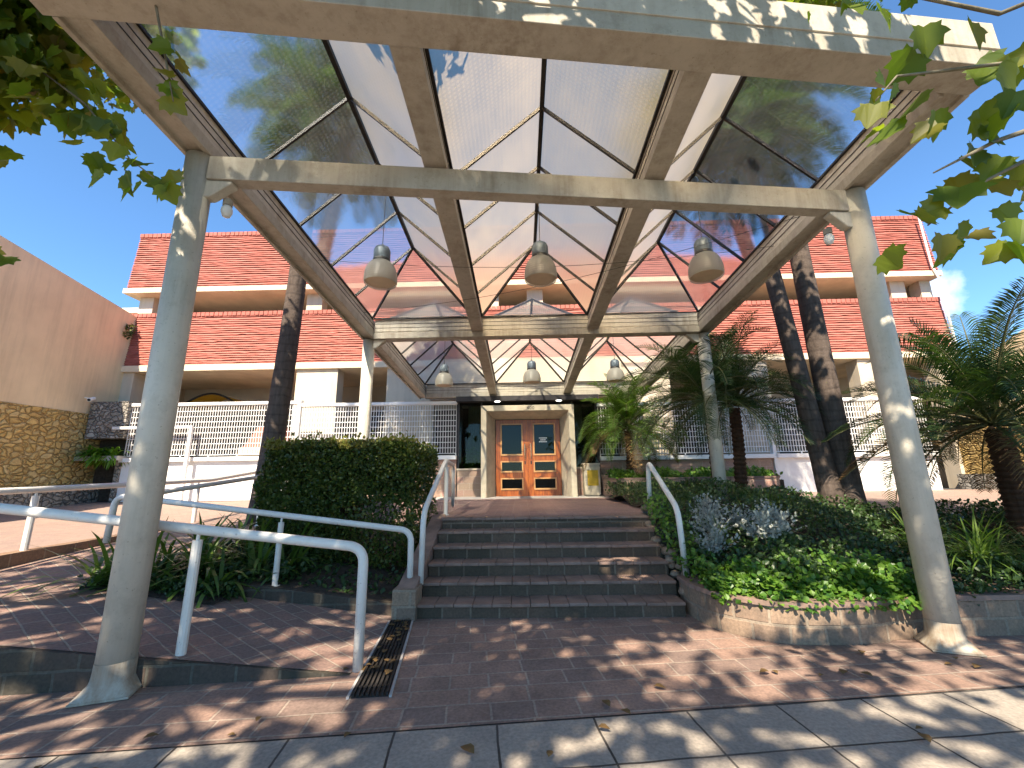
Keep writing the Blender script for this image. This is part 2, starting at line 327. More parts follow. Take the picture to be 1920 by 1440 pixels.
# ------------------------------------------------------------------ entrance steps
st=thing('entrance_steps','dark stone entrance staircase of six steps up to the wooden doors','staircase',(0,5.27,0))
r_,t_=.1617,.31
for i in range(6):
    z1=r_*(i+1); y0=5.27+i*t_; xr=1.86+ (.02*i)
    s=MB(); s.box(-1.235,xr,y0,y0+t_+.1 if i<5 else y0+.2,max(0,z1-r_-.05),z1-.035); o=s.build('step',M['step'],st)
    s=MB(); nn=14
    for j in range(nn):
        x0=-1.245+(xr+1.245)*j/nn; x1=-1.245+(xr+1.245)*(j+1)/nn; d=rnd.uniform(-.012,.012)
        s.box(x0+.002,x1-.002,y0-.03+d,y0+t_+.02 if i<5 else y0+.25,z1-.036,z1+rnd.uniform(-.002,.003))
    s.build('tread',M['tread'],o,bevel=.009)
s=MB(); s.hexa([(-1.47,5.2,0),(-1.25,5.2,0),(-1.25,7.2,0),(-1.47,7.2,0)],[(-1.47,5.2,.33),(-1.25,5.2,.33),(-1.25,7.2,1.0),(-1.47,7.2,1.0)]); s.build('cheek_wall',M['tread'],st,bevel=.01)
s=MB(); s.box(-1.50,-1.225,5.17,5.5,0,.34); s.build('end_block',M['plant'],st,bevel=.012)
# stones down the right edge
s=MB()
for j in range(26):
    i=rnd.random(); y=5.5+i*1.7; z=.2+i*.8; rr=rnd.uniform(.05,.09); c=(1.98+rnd.uniform(-.05,.12),y,z+rnd.uniform(-.06,.08))
    s.lathe(c,[(.001,-rr*.7),(rr*.8,-rr*.45),(rr*1.05,0),(rr*.8,rr*.5),(.001,rr*.75)],8)
s.build('edge_stone',M['plant'],st,smooth=True,kind='stuff')
# drain
d=thing('drain_grate','rusty slotted drain grate with fallen leaves in the paving','drain grate',(-1.27,4.3,0))
s=MB(); s.hexa([(-1.29,3.5,.006),(-1.02,3.53,.006),(-1.27,5.18,.006),(-1.5,5.17,.006)],[(-1.29,3.5,.010),(-1.02,3.53,.010),(-1.27,5.18,.010),(-1.5,5.17,.010)]); s.build('pit_shade',M['black'],d)  # flat black sheet standing for the darkness below the slats
s=MB()
for j in range(8):
    f=j/7; p=(-1.28+f*.25,3.51+f*.03,.02); q=(-1.49+f*.21,5.17,.02); s.bar(p,q,.016,.02)
for j in range(6):
    f=(j+.5)/6; a=Vector((-1.28,3.51,.014)).lerp(Vector((-1.49,5.17,.014)),f); b=Vector((-1.03,3.54,.014)).lerp(Vector((-1.28,5.17,.014)),f); s.bar(a,b,.02,.012)
s.build('slat',M['rust'],d)
s=MB(); s.bar((-1.0,3.52,.012),(-1.255,5.18,.012),.02,.016); s.bar((-1.31,3.49,.012),(-1.515,5.17,.012),.02,.016); s.build('frame',M['granite'],d)
def flat_leaf(mb,c,sz,ang,tilt=.2):
    pts=[(0,-.5),(.28,-.25),(.33,.05),(.15,.35),(0,.55),(-.15,.35),(-.33,.05),(-.28,-.25)]
    ca,sa=math.cos(ang),math.sin(ang)
    mb.add([(c[0]+sz*(x*ca-y*sa),c[1]+sz*(x*sa+y*ca),c[2]+sz*tilt*abs(x)*1.5) for x,y in pts],[tuple(range(8))])
for j in range(26):
    f=rnd.random(); f=f*.35+.62 if j<15 else f*.3+.2
    p=Vector((-1.15,3.52,.036)).lerp(Vector((-1.39,5.17,.036)),f); s=MB(); c=(p.x+rnd.uniform(-.12,.13),p.y+rnd.uniform(-.06,.06),.036+.001*j*.3)
    flat_leaf(s,c,rnd.uniform(.05,.09),rnd.uniform(0,6.3)); s.build('fallen_leaf',M['dry'],at=c,label='dry orange leaf fallen on the drain grate',category='leaf',group='dry leaves on the drain')
for j in range(34):
    x=rnd.uniform(-3.5,4.6); y=sl(x)+rnd.uniform(-.9,1.0); s=MB(); c=(x,y,.012+.0005*j); flat_leaf(s,c,rnd.uniform(.05,.11),rnd.uniform(0,6.3),.35); s.build('fallen_leaf',M['dry'],at=c,label='small dry leaf lying on the pavement',category='leaf',group='dry leaves on the pavement')
# low walls on the left bed and planter walls
s=MB(); s.hexa([(-3.5,5.33,.0),(-1.5,5.33,0),(-1.5,5.55,0),(-3.5,5.55,0)],[(-3.5,5.33,.40),(-1.5,5.33,.15),(-1.5,5.55,.15),(-3.5,5.55,.40)])
s.build('bed_retaining_wall',M['wallb'],bevel=.01,label='low dark block wall behind the ramp at the foot of the hedge',category='low wall')
def strip_wall(path,z0,z1,th,name,m,cap,**k):
    P=[Vector((x,y,0)) for x,y in path]; L=0; wl=MB(); cp=MB(); n=len(P); off=[]
    for i in range(n):
        t=(P[min(i+1,n-1)]-P[max(i-1,0)]).normalized(); off.append(Vector((-t.y,t.x,0))*th)
    for i in range(n-1):
        a,b=P[i],P[i+1]; l=(b-a).length; c,d=a+off[i],b+off[i+1]
        wl.add([(a.x,a.y,z0),(b.x,b.y,z0),(b.x,b.y,z1),(a.x,a.y,z1)],[(0,1,2,3)],[[(L,z0),(L+l,z0),(L+l,z1),(L,z1)]])
        wl.add([(c.x,c.y,z0),(d.x,d.y,z0),(d.x,d.y,z1),(c.x,c.y,z1)],[(3,2,1,0)])
        L+=l
    ring=[]
    for i in range(n):
        o_=off[i].normalized(); a=P[i]-o_*.025+o_*rnd.uniform(-.006,.006); c=P[i]+off[i]+o_*.02
        ring.append([(a.x,a.y,z1),(c.x,c.y,z1),(c.x,c.y,z1+.045),(a.x,a.y,z1+.045)])
    rt=thing(name,k['label'],k['category'],(P[0].x,P[0].y,z0))
    wl.build('wall_face',m,rt); cp.loft(ring); cp.build('coping',cap,rt)
    return rt
def smooth_path(pts,n=10):
    out=[]
    P=[pts[0]]+list(pts)+[pts[-1]]
    for i in range(1,len(P)-2):
        for j in range(n):
            t=j/n; a,b,c,d=[Vector(p) for p in P[i-1:i+3]]
            q=.5*((2*b)+(c-a)*t+(2*a-5*b+4*c-d)*t*t+(3*b-a-3*c+d)*t**3); out.append((q.x,q.y))
    return out+[tuple(pts[-1])]
fw=smooth_path([(1.93,5.6),(1.93,5.2),(2.08,4.78),(2.5,4.47),(3.2,4.44),(3.7,4.56),(4.3,4.62),(5.2,4.66),(7,4.85),(9.5,5.15)])
strip_wall(fw,0,.33,.2,'planter_wall',M['plant'],M['tread'],label='curved stone block planter wall holding the green bed by the right front column',category='planter wall')
bw=smooth_path([(2.5,13.2),(2.52,12.6),(2.75,12.0),(3.3,11.7),(5,11.65),(6.7,11.75),(7.15,12.0),(7.25,12.6),(7.25,13.3)])
strip_wall(bw,.9,1.46,.2,'planter_wall',M['pink'],M['tread'],label='pinkish stone planter with rounded corners below the right mesh fence',category='planter wall')
# soil beds
def mound(x,y):
    z=.34+max(0,min(1,(y-4.55)/3.2))*.78
    if x>4.2: z-=min(.36,(x-4.2)*.2)*min(1,(y-4.6)/2)
    return z+.05*math.sin(x*3.1+y*2)+.04*math.sin(x*5.3-y*3.7)
def grid(x0,x1,y0,y1,nx,ny,zf,inside=lambda x,y:True):
    m=MB(); m.v=[(x0+(x1-x0)*i/nx,y0+(y1-y0)*j/ny,0) for j in range(ny+1) for i in range(nx+1)]
    m.v=[(x,y,zf(x,y)) for x,y,_ in m.v]
    for j in range(ny):
        for i in range(nx):
            a=j*(nx+1)+i
            if inside(m.v[a][0],m.v[a][1]): m.f.append((a,a+1,a+nx+2,a+nx+1))
    return m
def inbed(x,y):
    if y<4.62+(.035*(x-4) if x>4 else 0): return False
    if x<2.05+max(0,(5.25-y))*.6: return False
    if x<2.15 and y>7: return False
    if x>6.3 and y>8.25: return False
    return y<11.5 and x<9.6
grid(1.95,9.5,4.6,11.6,60,56,lambda x,y:mound(x,y)-.06,inbed).build('soil_bed',M['soil'],kind='structure')
g=MB(); g.box(2.6,7.2,11.9,13.4,1.0,1.4); struct(g,'soil_bed',M['soil'])
lb=lambda x,y:max(.15,min(.41,.15+.125*(-1.5-x)))+.09*max(0,min(1.2,y-5.5))
grid(-4.95,-3.4,4.93,5.45,12,4,lambda x,y:zr(x)+.015+.1*(y-4.93)).build('soil_bed',M['soil'],kind='structure')
grid(-4.75,-1.48,5.4,11.3,24,40,lb).build('soil_bed',M['soil'],kind='structure')
# ------------------------------------------------------------------ GLASS CANOPY
can=thing('glass_canopy','long glass roofed entrance canopy of cream beams on four round columns','canopy',(0,3.9,0))
def beam(p,q,wl,hl,wu,hu,name='beam',ends=(None,None),rec=False,groove_shade=True):
    """inverted-T beam, p and q on the centre line of its underside; ends: y-shift per metre across for a skew cut"""
    p=Vector(p); q=Vector(q); d=q-p; h=Vector((d.x,d.y,0)).normalized(); sd=Vector((h.y,-h.x,0))
    und=[(-wl/2,0),(-wl/2+.045,0),(-wl/2+.05,.04),(wl/2-.06,.04),(wl/2-.055,0),(wl/2,0)] if rec else [(-wl/2,0),(wl/2,0)]
    prof=[(wl/2,hl),(wu/2,hl+.012),(wu/2,hl+hu),(-wu/2,hl+hu),(-wu/2,hl+.012),(-wl/2,hl)]
    k0=len(prof); prof=und+prof
    rings=[]
    for e,c in ((p,ends[0]),(q,ends[1])):
        rings.append([e+sd*a+Vector((0,0,b))+(h*(a*c) if c else Vector((0,0,0))) for a,b in prof])
    m=MB(); m.loft([rings[0],rings[1]]); o=m.build(name,M['frame'],can,bevel=.006)
    g=MB(); e=.012; rr=[]
    for rg in rings: u_=len(und)-2; rr.append([rg[2+u_]+sd*.004,rg[3+u_]+sd*e,rg[4+u_]+sd*e+Vector((0,0,.004)),rg[5+u_]-sd*e+Vector((0,0,.004)),rg[6+u_]-sd*e,rg[7+u_]-sd*.004])
    rr=[[q+Vector((0,0,.022)) if k in (0,1,4,5) else q for k,q in enumerate(z)] for z in rr]
    for z in rr: z[0]=z[1]+Vector((0,0,.0)); z[5]=z[4]
    g.loft([[z[1],z[2],z[3],z[4]] for z in rr]); g.build('gutter',M['frame2'],o,bevel=.004)
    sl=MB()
    for hh in (.085,.17) if groove_shade else ():
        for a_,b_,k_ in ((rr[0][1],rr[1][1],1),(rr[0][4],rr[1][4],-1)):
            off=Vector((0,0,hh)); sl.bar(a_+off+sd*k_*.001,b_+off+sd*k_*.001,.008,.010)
    if groove_shade: sl.build('groove_shade_strip',M['bars'],o)  # thin dark bars stand for the shadow gaps along the beam sides
    return o
WLo,HL,WU,HU=.27,.13,.16,.30
yb2,yb3=8.5,13.55
xl0,xr0=XL-.135,XR+.135
beam((xl0-.02,yF(xl0-.02)+.135,zb(2.5)),(xr0+.02,yF(xr0)+.135,zb(2.95)),WLo,HL+.02,.25,HU,groove_shade=False)
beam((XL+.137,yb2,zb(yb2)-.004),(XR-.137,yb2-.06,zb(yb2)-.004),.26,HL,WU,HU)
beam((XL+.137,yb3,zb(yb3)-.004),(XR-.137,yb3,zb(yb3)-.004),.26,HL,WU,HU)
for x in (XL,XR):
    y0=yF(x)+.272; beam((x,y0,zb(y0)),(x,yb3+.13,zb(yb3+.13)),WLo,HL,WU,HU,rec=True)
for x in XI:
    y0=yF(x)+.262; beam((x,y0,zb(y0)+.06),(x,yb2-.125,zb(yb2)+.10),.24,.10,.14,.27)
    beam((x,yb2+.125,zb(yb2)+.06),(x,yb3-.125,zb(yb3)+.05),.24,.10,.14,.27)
# tie beam between the front columns
m=MB(); ty=lambda x:3.61+.1055*(x-XL)
zt0=zb(3.61)-.02
def tie(x0,x1):
    P=[(x0,ty(x0)),(x1,ty(x1))]
    zz=[zb(ty(x0))-.012,zb(ty(x1))-.012]
    m=MB(); b=[(x0,ty(x0)-.075,zz[0]-.26),(x1,ty(x1)-.075,zz[1]-.26),(x1,ty(x1)+.075,zz[1]-.26),(x0,ty(x0)+.075,zz[0]-.26)]
    return m.hexa(b,[(x,y,z+.26) for x,y,z in b])
tie(XL+.13,XR-.13).build('tie_beam',M['frame'],can,bevel=.006)
colpos=[(XL,3.61,0),(XR,ty(XR),0),(XL,8.5,.3),(XR,8.5,.9)]
for i,(x,y,z0) in enumerate(colpos):
    r=.128 if i<2 else .122; zt=zb(y)-.002
    if i>=2: zt=zb(8.5)-.002
    m=MB(); m.tube([(x,y,z0),(x,y,zt)],r,32); c=m.build('column',M['column'],can,smooth='auto')
    for pl in c.data.polygons: pl.use_smooth=len(pl.vertices)==4
    if i<2:
        m=MB(); ang=.35 if i==0 else -.35
        pt=lambda rr,k,z:(x+rr*math.cos(ang+math.pi/4+k*math.pi/2),y+rr*math.sin(ang+math.pi/4+k*math.pi/2),z)
        m.loft([[pt(.26,k,.008) for k in range(4)],[pt(.26,k,.025) for k in range(4)]])
        m.build('base_plate',M['foot'],c,bevel=.004)
        m=MB(); rings=[]
        for z,rr,k in ((.24,.130,0),(.18,.133,.1),(.11,.152,.5),(.055,.19,.9),(.027,.215,1)):
            ring=[]
            for q in range(48):
                a=2*math.pi*q/48; sq=1/max(abs(math.cos(a-ang)),abs(math.sin(a-ang))); f=1+(min(sq,1.3)-1)*k
                ring.append((x+rr*.86*f*math.cos(a) if k>.4 else x+rr*math.cos(a),y+rr*.86*f*math.sin(a) if k>.4 else y+rr*math.sin(a),z))
            rings.append(ring)
        m.loft(rings[::-1],cap=False)
        m.build('flared_foot',M['foot'],c,smooth=True)
        gz=zt-.275
    else: gz=zb(8.5)-.003
    s_=1 if x<0 else -1; m=MB(); sk=(.1055 if i<2 else 0)*s_
    pf=[(.08,0),(.36,0),(.36,-.03),(.30,-.075),(.2,-.16),(.16,-.185),(.08,-.19)]
    m.loft([[(x+s_*a,y+sk*a+dy,gz+b) for a,b in pf] for dy in (-.055,.055)]); m.build('bracket',M['column'],c,bevel=.012)
# skylights: ridge, hips, mullions and frosted panes
RISE=1.0
def skylight(xa,xb,yf,yk,nm,fr=1.0,side=0):
    xa+=.09; xb-=.09; xm=(xa+xb)/2
    base=lambda x,y:Vector((x,y,zb(y)+.435))
    A,B,C,D=base(xa,yf(xa)),base(xb,yf(xb)),base(xb,yk),base(xa,yk)
    y1,y2=yf(xm)+fr,yk-1.0
    E=Vector((xm,y1,zb(y1)+.435+RISE)); F=Vector((xm,y2,zb(y2)+.435+RISE))
    m=MB(); m.bar(E-Vector((0,.03,0)),F+Vector((0,.03,0)),.055,.07)
    for a,e in ((A,E),(B,E),(C,F),(D,F)): m.bar(a,e,.035,.045)
    for i in range(1,nm+1):
        t=i/(nm+1) if nm<4 else i/(nm+1); y=y1+(y2-y1)*t
        for xe in (xa,xb): m.bar(base(xe,y),(xm,y,zb(y)+.435+RISE),.028,.04)
    for xe in (xa,xb):
        for e,yy in ((F,y2),): m.bar(base(xe,yy),e,.028,.04)
    for a,b in ((A,B),(B,C),(C,D),(D,A)): m.bar(a,b,.05,.03)
    o=m.build('skylight',M['bars'],can)
    p=MB(); up=Vector((0,0,.04))
    for f in (((A,D,F,E),(B,E,F,C),(A,E,B)) if (fr<.9 and not side) else ((A,D,F,E),(B,E,F,C),(A,E,B),(C,F,D))): p.add([v+up for v in f],[tuple(range(len(f)))])
    gp=p.build('glass_pane',[M['rlow'] if fr>.9 else M['rglass'],M['rclear'],M['rlow']],o)
    if side: gp.data.polygons[0 if side<0 else 1].material_index=1; gp.data.polygons[3].material_index=2
    pl=bpy.data.objects[o.name]
xsn=[XL]+list(XI)+[XR]
for a,b in zip(xsn,xsn[1:]):
    skylight(a,b,lambda x:yF(x)+.30,yb2-.13,3,.72,-1 if a==XL else (1 if b==XR else 0))
    skylight(a,b,lambda x:yb2+.13,yb3-.13,2)
# flip pane normals to face the ground
for o in [o for o in bpy.data.objects if o.name.startswith('glass_pane')]:
    for pl in o.data.polygons:
        if pl.normal.z>0: pl.flip()
    o.data.update()
# pendant lamps
def pendant():
    t=thing('pendant_lamp','glass dome pendant lamp','pendant lamp',(0,0,0),'pendant lamps under the canopy')
    m=MB(); m.lathe((0,0,0),[(.25,-.26),(.257,-.235),(.259,-.19),(.254,-.11),(.24,-.04),(.213,.03),(.175,.085),(.125,.12)],36); m.build('shade',M['shade'],t,smooth=True)
    m=MB(); m.lathe((0,0,0),[(.001,-.225),(.15,-.235),(.23,-.235),(.245,-.222)],36); m.build('cover',M['cover'],t,smooth=True)
    m=MB(); m.lathe((0,0,0),[(.12,.10),(.135,.115),(.135,.16),(.12,.165)],28); m.build('collar',M['black'],t,smooth=True)
    m=MB(); m.lathe((0,0,0),[(.125,.16),(.132,.19),(.132,.31),(.11,.365),(.06,.39),(.03,.396),(.001,.398)],28); m.build('housing',M['steel'],t,smooth=True)
    m=MB(); m.tube([(0,0,.37),(0,0,.43)],.018,10); m.tube([(0,0,.42),(.004,0,.9),(0,0,1.46)],.006,6); m.build('cable',M['black'],t)
    m=MB(); m.lathe((0,0,1.46),[(.001,-.06),(.045,-.04),(.06,0),(.045,.05),(.001,.06)],14); m.build('ceiling_rose',M['steel'],t,smooth=True)
    return t
lp=pendant(); lp.scale=(.94,.94,.94); LP=[(-2.05,5.75,4.68,'front pendant lamp, leftmost, hanging nearest the left front column'),(.35,5.75,4.68,'front pendant lamp in the middle of the first canopy bay'),(2.78,5.72,4.66,'front pendant lamp, rightmost, hanging nearest the right front column'),
    (-2.05,11.1,4.26,'small looking rear pendant lamp, leftmost of the row near the doors'),(.35,11.1,4.31,'rear pendant lamp hanging directly above the wooden double doors'),(2.62,11.1,4.31,'rear pendant lamp, rightmost, beside the crown of the small palm')]
for i,(x,y,z,l) in enumerate(LP):
    if i==0: lp.location=(x,y,z); lp['label']=l
    else: copy_thing(lp,(x,y,z),l)
for (xa,ya,za),(xb,yb_,zb_),l in (((-3.0,5.7,4.82),(3.75,5.6,4.82),'thin sagging wire running across the canopy behind the front lamps'),((-3.0,7.6,4.75),(3.75,5.0,4.9),'thin slanting wire crossing the canopy from left rear to right front')):
    m=MB(); m.tube([(xa+(xb-xa)*k/12,ya+(yb_-ya)*k/12,za+(zb_-za)*k/12-.22*math.sin(math.pi*k/12)) for k in range(13)],.004,5); m.build('wire',M['black'],at=(xa,ya,za),label=l,category='wire')
# small globe lights under the column brackets
for x,y,l in ((XL+.24,3.74,'white globe light under the top bracket of the left front column'),(XR-.27,4.46,'white globe light under the top bracket of the right front column')):
    z=zb(y)-.50; t=thing('globe_light',l,'globe light',(x,y,z)); m=MB(); m.lathe((x,y,z),[(.001,-.075),(.035,-.065),(.052,-.02),(.05,.02),(.035,.05)],18); m.build('globe',M['bulb'],t,smooth=True)
    m=MB(); m.tube([(x,y,z+.055),(x,y,z+.12)],.045,14); m.build('socket',M['frame'],t)
# ------------------------------------------------------------------ BUILDING
bld=thing('building','low cream building with two bands of red roof tiles above an open ground floor','building',(0,14.6,.95))
def tile_band(x0,x1,z0,z1,y0,y1,nc):
    m=MB(); nx=int((x1-x0)/.21)
    for k in range(nc):
        za=z0+(z1-z0)*k/nc; zb_=z0+(z1-z0)*(k+1)/nc; ya=y0+(y1-y0)*k/nc; yb_=y0+(y1-y0)*(k+1)/nc
        lo=[];hi=[];un=[]
        for i in range(nx+1):
            x=x0+(x1-x0)*i/nx; j=rnd.gauss(0,.006)+(.012 if rnd.random()<.05 else 0)+.008*math.sin(x*.9+k*1.7)
            d=rnd.uniform(-.008,.008)
            lo.append((x,ya-.045+d,za+j-.012)); un.append((x,ya+.03,za+j+.006)); hi.append((x,yb_+.012,zb_+.012))
        n=nx+1
        m.add(un+lo+hi,[(i+1,i,n+i,n+i+1) [::-1] for i in range(nx)]+[(n+i,n+i+1,2*n+i+1,2*n+i) for i in range(nx)])
    nr=int((x1-x0)/.17)
    for i in range(nr):
        x=x0+(x1-x0)*i/nr; h=rnd.uniform(-.008,.008)
        m.box(x+.008,x+.155,y1-.07+h,y1+.2,z1-.05,z1+.1+h)
    m.hexa([(x0,y0+.01,z0),(x1,y0+.01,z0),(x1,y1+.25,z0),(x0,y1+.25,z0)],[(x0,y1+.02,z1),(x1,y1+.02,z1),(x1,y1+.25,z1),(x0,y1+.25,z1)])
    return m.build('tile_band',M['roof'],bld)
b1=tile_band(-14.62,15.4,5.68,7.66,14.42,14.58,22); b2=tile_band(-14.8,15.45,8.72,11.0,14.42,14.58,25)
m=MB(); m.box(-14.66,15.42,14.34,17.5,5.45,5.68); m.build('fascia',M['fascia'],b1,bevel=.01)
m=MB(); m.box(-14.88,15.5,14.34,17.5,8.52,8.72); m.build('fascia',M['fascia'],b2,bevel=.01)
for x0,x1 in ((-14.68,-13.95),(-8.0,-6.5),(-4.72,-3.05),(3.5,5.3),(7.05,8.75),(11.9,12.6),(14.6,15.3)):
    m=MB(); m.box(x0,x1,14.45,15.0,.9,5.449); m.build('pier',M['cream'],bld,bevel=.01)
for x0,x1 in ((-14.55,-14.0),(-8.05,-7.45),(-1.0,-.72),(.35,.95),(7.6,8.2),(13.9,14.45),(15.0,15.4)):
    m=MB(); m.box(x0,x1,14.75,15.2,7.5,8.53); m.build('balcony_column',M['cream'],bld,bevel=.01)
m=MB(); m.box(-14.7,15.4,17.5,17.7,4.35,11.0); m.build('rear_wall',M['inner'],bld); m=MB(); m.box(-14.7,15.4,17.45,17.7,.9,4.349); m.build('shade_dark_wall',M['asphalt'],bld)  # lower rear wall coloured dark to stand for the shaded interior
m=MB(); m.box(-14.7,15.4,15.0,17.49,7.3,7.5); m.build('balcony_floor',M['inner'],bld)
m=MB(); m.box(-14.7,15.4,14.9,17.8,10.8,10.95); m.build('roof_slab',M['fascia'],bld)
for x0 in (-14.7,15.2):
    m=MB(); m.box(x0,x0+.2,15.2,17.5,.9,8.52); m.build('end_wall',M['cream'],bld)
# entrance: lintel wall, dark fascia, side walls, glazing, portal, doors
m=MB(); m.box(-3.05,3.5,13.95,14.4,4.16,5.6); m.build('lintel_wall',M['cream'],bld)
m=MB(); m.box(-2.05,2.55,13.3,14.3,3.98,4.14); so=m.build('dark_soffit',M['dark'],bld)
for x in (-.72,1.28):
    m=MB(); m.lathe((x,13.42,3.965),[(.001,.0),(.085,.0),(.095,.014)],20)
    mm,nt=mat('downlight_glow'); nn=N(nt); nn.out(nn('ShaderNodeEmission',{'Color':(1,.95,.85),'Strength':3.0}).outputs[0]) if 'dl' not in M else None
    if 'dl' not in M: M['dl']=mm
    m.build('downlight',M['dl'],so)
for x0,x1 in ((-2.02,-1.22),(1.70,2.52)):
    m=MB(); m.box(x0,x1,13.55,13.75,.95,1.80); w=m.build('base_wall',M['pink'],bld)
    m=MB(); m.box(x0-.02,x1,13.52,13.78,1.802,1.85); m.build('sill',M['cream'],w)
    m=MB(); m.box(x0,x1,13.64,13.65,1.852,3.975); gl=m.build('glazing',M['wglass'],bld)
    m=MB()
    for xx in (x0+.02,x1-.03,): m.box(xx-.02,xx+.02,13.6,13.7,1.853,3.974)
    m.build('frame',M['dark'],gl)
    m=MB(); n=22; a=[(x0+(x1-x0)*(.3+.7*i/n if x0<0 else .55*i/n),14.35+.03*math.sin(i*2.1),1.7) for i in range(n+1)]
    m.add(a+[(x,y,4.0) for x,y,z in a],[(i,i+1,n+2+i,n+1+i) for i in range(n)]); m.build('curtain',M['curtain'],gl)
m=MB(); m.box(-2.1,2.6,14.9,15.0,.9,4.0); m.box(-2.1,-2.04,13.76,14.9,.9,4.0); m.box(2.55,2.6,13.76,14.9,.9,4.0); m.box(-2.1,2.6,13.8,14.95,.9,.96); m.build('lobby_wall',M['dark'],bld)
m=MB(); X0,X1,Zt=-1.2,1.68,3.75; x0,x1,zt=-1.035,1.515,3.575; d0,d1,dz=-.80,1.30,3.40
Y0,Y1=12.85,13.68
def quadbox(m,a,b): m.hexa(a,b)
m.hexa([(X0,Y0,.96),(x0,Y0,.96),(d0,Y1,.96),(X0,Y1,.96)],[(X0,Y0,Zt),(x0,Y0,zt),(d0,Y1,dz),(X0,Y1,Zt)])
m.hexa([(x1,Y0,.96),(X1,Y0,.96),(X1,Y1,.96),(d1,Y1,.96)],[(x1,Y0,zt),(X1,Y0,Zt),(X1,Y1,Zt),(d1,Y1,dz)])
m.add([(X0,Y0,Zt),(x0,Y0,zt),(x1,Y0,zt),(X1,Y0,Zt),(X0,Y1,Zt),(d0,Y1,dz),(d1,Y1,dz),(X1,Y1,Zt)],[(0,1,2,3),(1,5,6,2),(0,3,7,4),(4,7,6,5)])
po=m.build('portal',M['portal'],bld,bevel=.012)
cu=bpy.data.curves.new('number_text','FONT'); cu.body='400'; cu.size=.135; cu.extrude=.004; cu.align_x='CENTER'; cu.space_character=1.25
cu.materials.append(M['bars']); tmp=bpy.data.objects.new('tmp',cu); COL.objects.link(tmp); me=bpy.data.meshes.new_from_object(tmp.evaluated_get(bpy.context.evaluated_depsgraph_get())); bpy.data.objects.remove(tmp); o=bpy.data.objects.new('house_number',me); COL.objects.link(o); o.parent=po; o.location=Vector((.34,12.845,3.615))-WL[bld.name]; o.rotation_euler=(R(90),0,0)
for side in (0,1):
    a,b=(-.79,.248) if side==0 else (.252,1.29)
    yd=13.63; m=MB(); md=MB()
    pa,pb=(a+.19,b-.2) if side==0 else (a+.2,b-.19)
    rows=[(3.23,2.28),(2.03,1.75),(1.50,1.21)]
    m.box(a,pa,yd,yd+.05,.965,3.39); m.box(pb,b,yd,yd+.05,.965,3.39)
    zs=[3.39]+[z for r in rows for z in r]+[.965]
    for i in range(0,len(zs),2): m.box(pa,pb,yd+.001,yd+.049,zs[i+1],zs[i])
    for zt_,zb_ in rows:
        e=.035
        md.box(pa-e,pb+e,yd-.03,yd-.001,zb_-e-.01,zb_+.004); md.box(pa-e,pb+e,yd-.03,yd-.001,zt_-.004,zt_+e); md.box(pa-e,pa+.006,yd-.029,yd-.001,zb_+.004,zt_-.004); md.box(pb-.006,pb+e,yd-.029,yd-.001,zb_+.004,zt_-.004)
    dr=m.build('door',M['wood'],bld,bevel=.006)
    md.build('moulding',M['wood2'],dr,bevel=.005)
    m=MB()
    for zt_,zb_ in rows: m.box(pa,pb,yd+.022,yd+.028,zb_,zt_)
    m.build('pane',M['wglass'],dr)
    hx=.145 if side==0 else .345
    m=MB(); m.tube(rounded([(hx,yd-.0,2.60),(hx,yd-.07,2.60),(hx,yd-.07,2.14),(hx,yd,2.14)],.02,4),.016,10); m.build('handle',M['chrome'],dr,smooth=True)
    m=MB(); m.box(hx-.02,hx+.02,yd-.008,yd+.001,1.96,2.06); m.build('lock',M['black'],dr)
    if side:
        m=MB()
        for zc,w in ((2.79,.26),(2.73,.18),(2.67,.26)):
            x=.74-w/2
            while x<.74+w/2-.01:
                l=rnd.uniform(.03,.06); m.box(x,min(x+l,.74+w/2),yd+.014,yd+.017,zc-.018,zc+.018); x+=l+.006
        m.build('notice',M['white'],dr)
# roof downpipe, far parapet
m=MB(); m.tube([(15.1,14.3,11.0),(15.12,14.28,8.9),(15.25,14.28,8.4),(15.3,14.3,5.8)],.035,8); m.build('downpipe',M['bulb'],bld)
nb=thing('neighbouring_house','pale flat roofed house corner behind the left end of the building','house',(-17,18,0))
m=MB(); m.box(-20,-14.95,17.9,24,0,9.2); m.build('wall',M['cream'],nb); m=MB(); m.box(-20.1,-14.9,17.8,24.1,9.2,9.45); m.build('parapet',M['fascia'],nb)
# ------------------------------------------------------------------ fences and gates
def mesh(m,x0,x1,z0,z1,y,dx=.085,dz=.165):
    n=int((x1-x0)/dx)
    for i in range(n+1):
        x=x0+(x1-x0)*i/n; m.box(x-.008,x+.008,y-.015,y+.015,z0,z1)
    k=int((z1-z0)/dz)
    for i in range(k+1):
        z=z0+(z1-z0)*i/k; m.box(x0,x1,y-.011,y+.011,z-.010,z+.010)
def fence(name,label,cat,x0,x1,zf,z0,z1,lower,posts,sill=True):
    t=thing(name,label,cat,((x0+x1)/2,13.6,zf))
    m=MB(); mesh(m,x0,x1,z0,z1,13.6); m.build('mesh_panel',M['white'],t)
    m=MB(); m.box(x0-.03,x1+.03,13.54,13.66,z1+.01,z1+.11); m.box(x0-.03,x1+.03,13.45,13.68,z0-.20,z0-.07); m.build('rail',M['white'],t,bevel=.006)
    for x in posts:
        m=MB(); m.box(x-.05,x+.05,13.51,13.69,zf,z1+.13); m.build('post',M['white'],t,bevel=.006)
    m=MB(); n=int((x1-x0)/.8)
    for i in range(n+1):
        x=x0+(x1-x0)*i/n; m.box(x-.012,x+.012,13.58,13.62,z0-.075,z0+.01)
    m.build('peg',M['white'],t)
    m=MB(); m.box(x0-.02,x1+.02,13.57,13.66,zf,z0-.202); m.build(*lower,t)
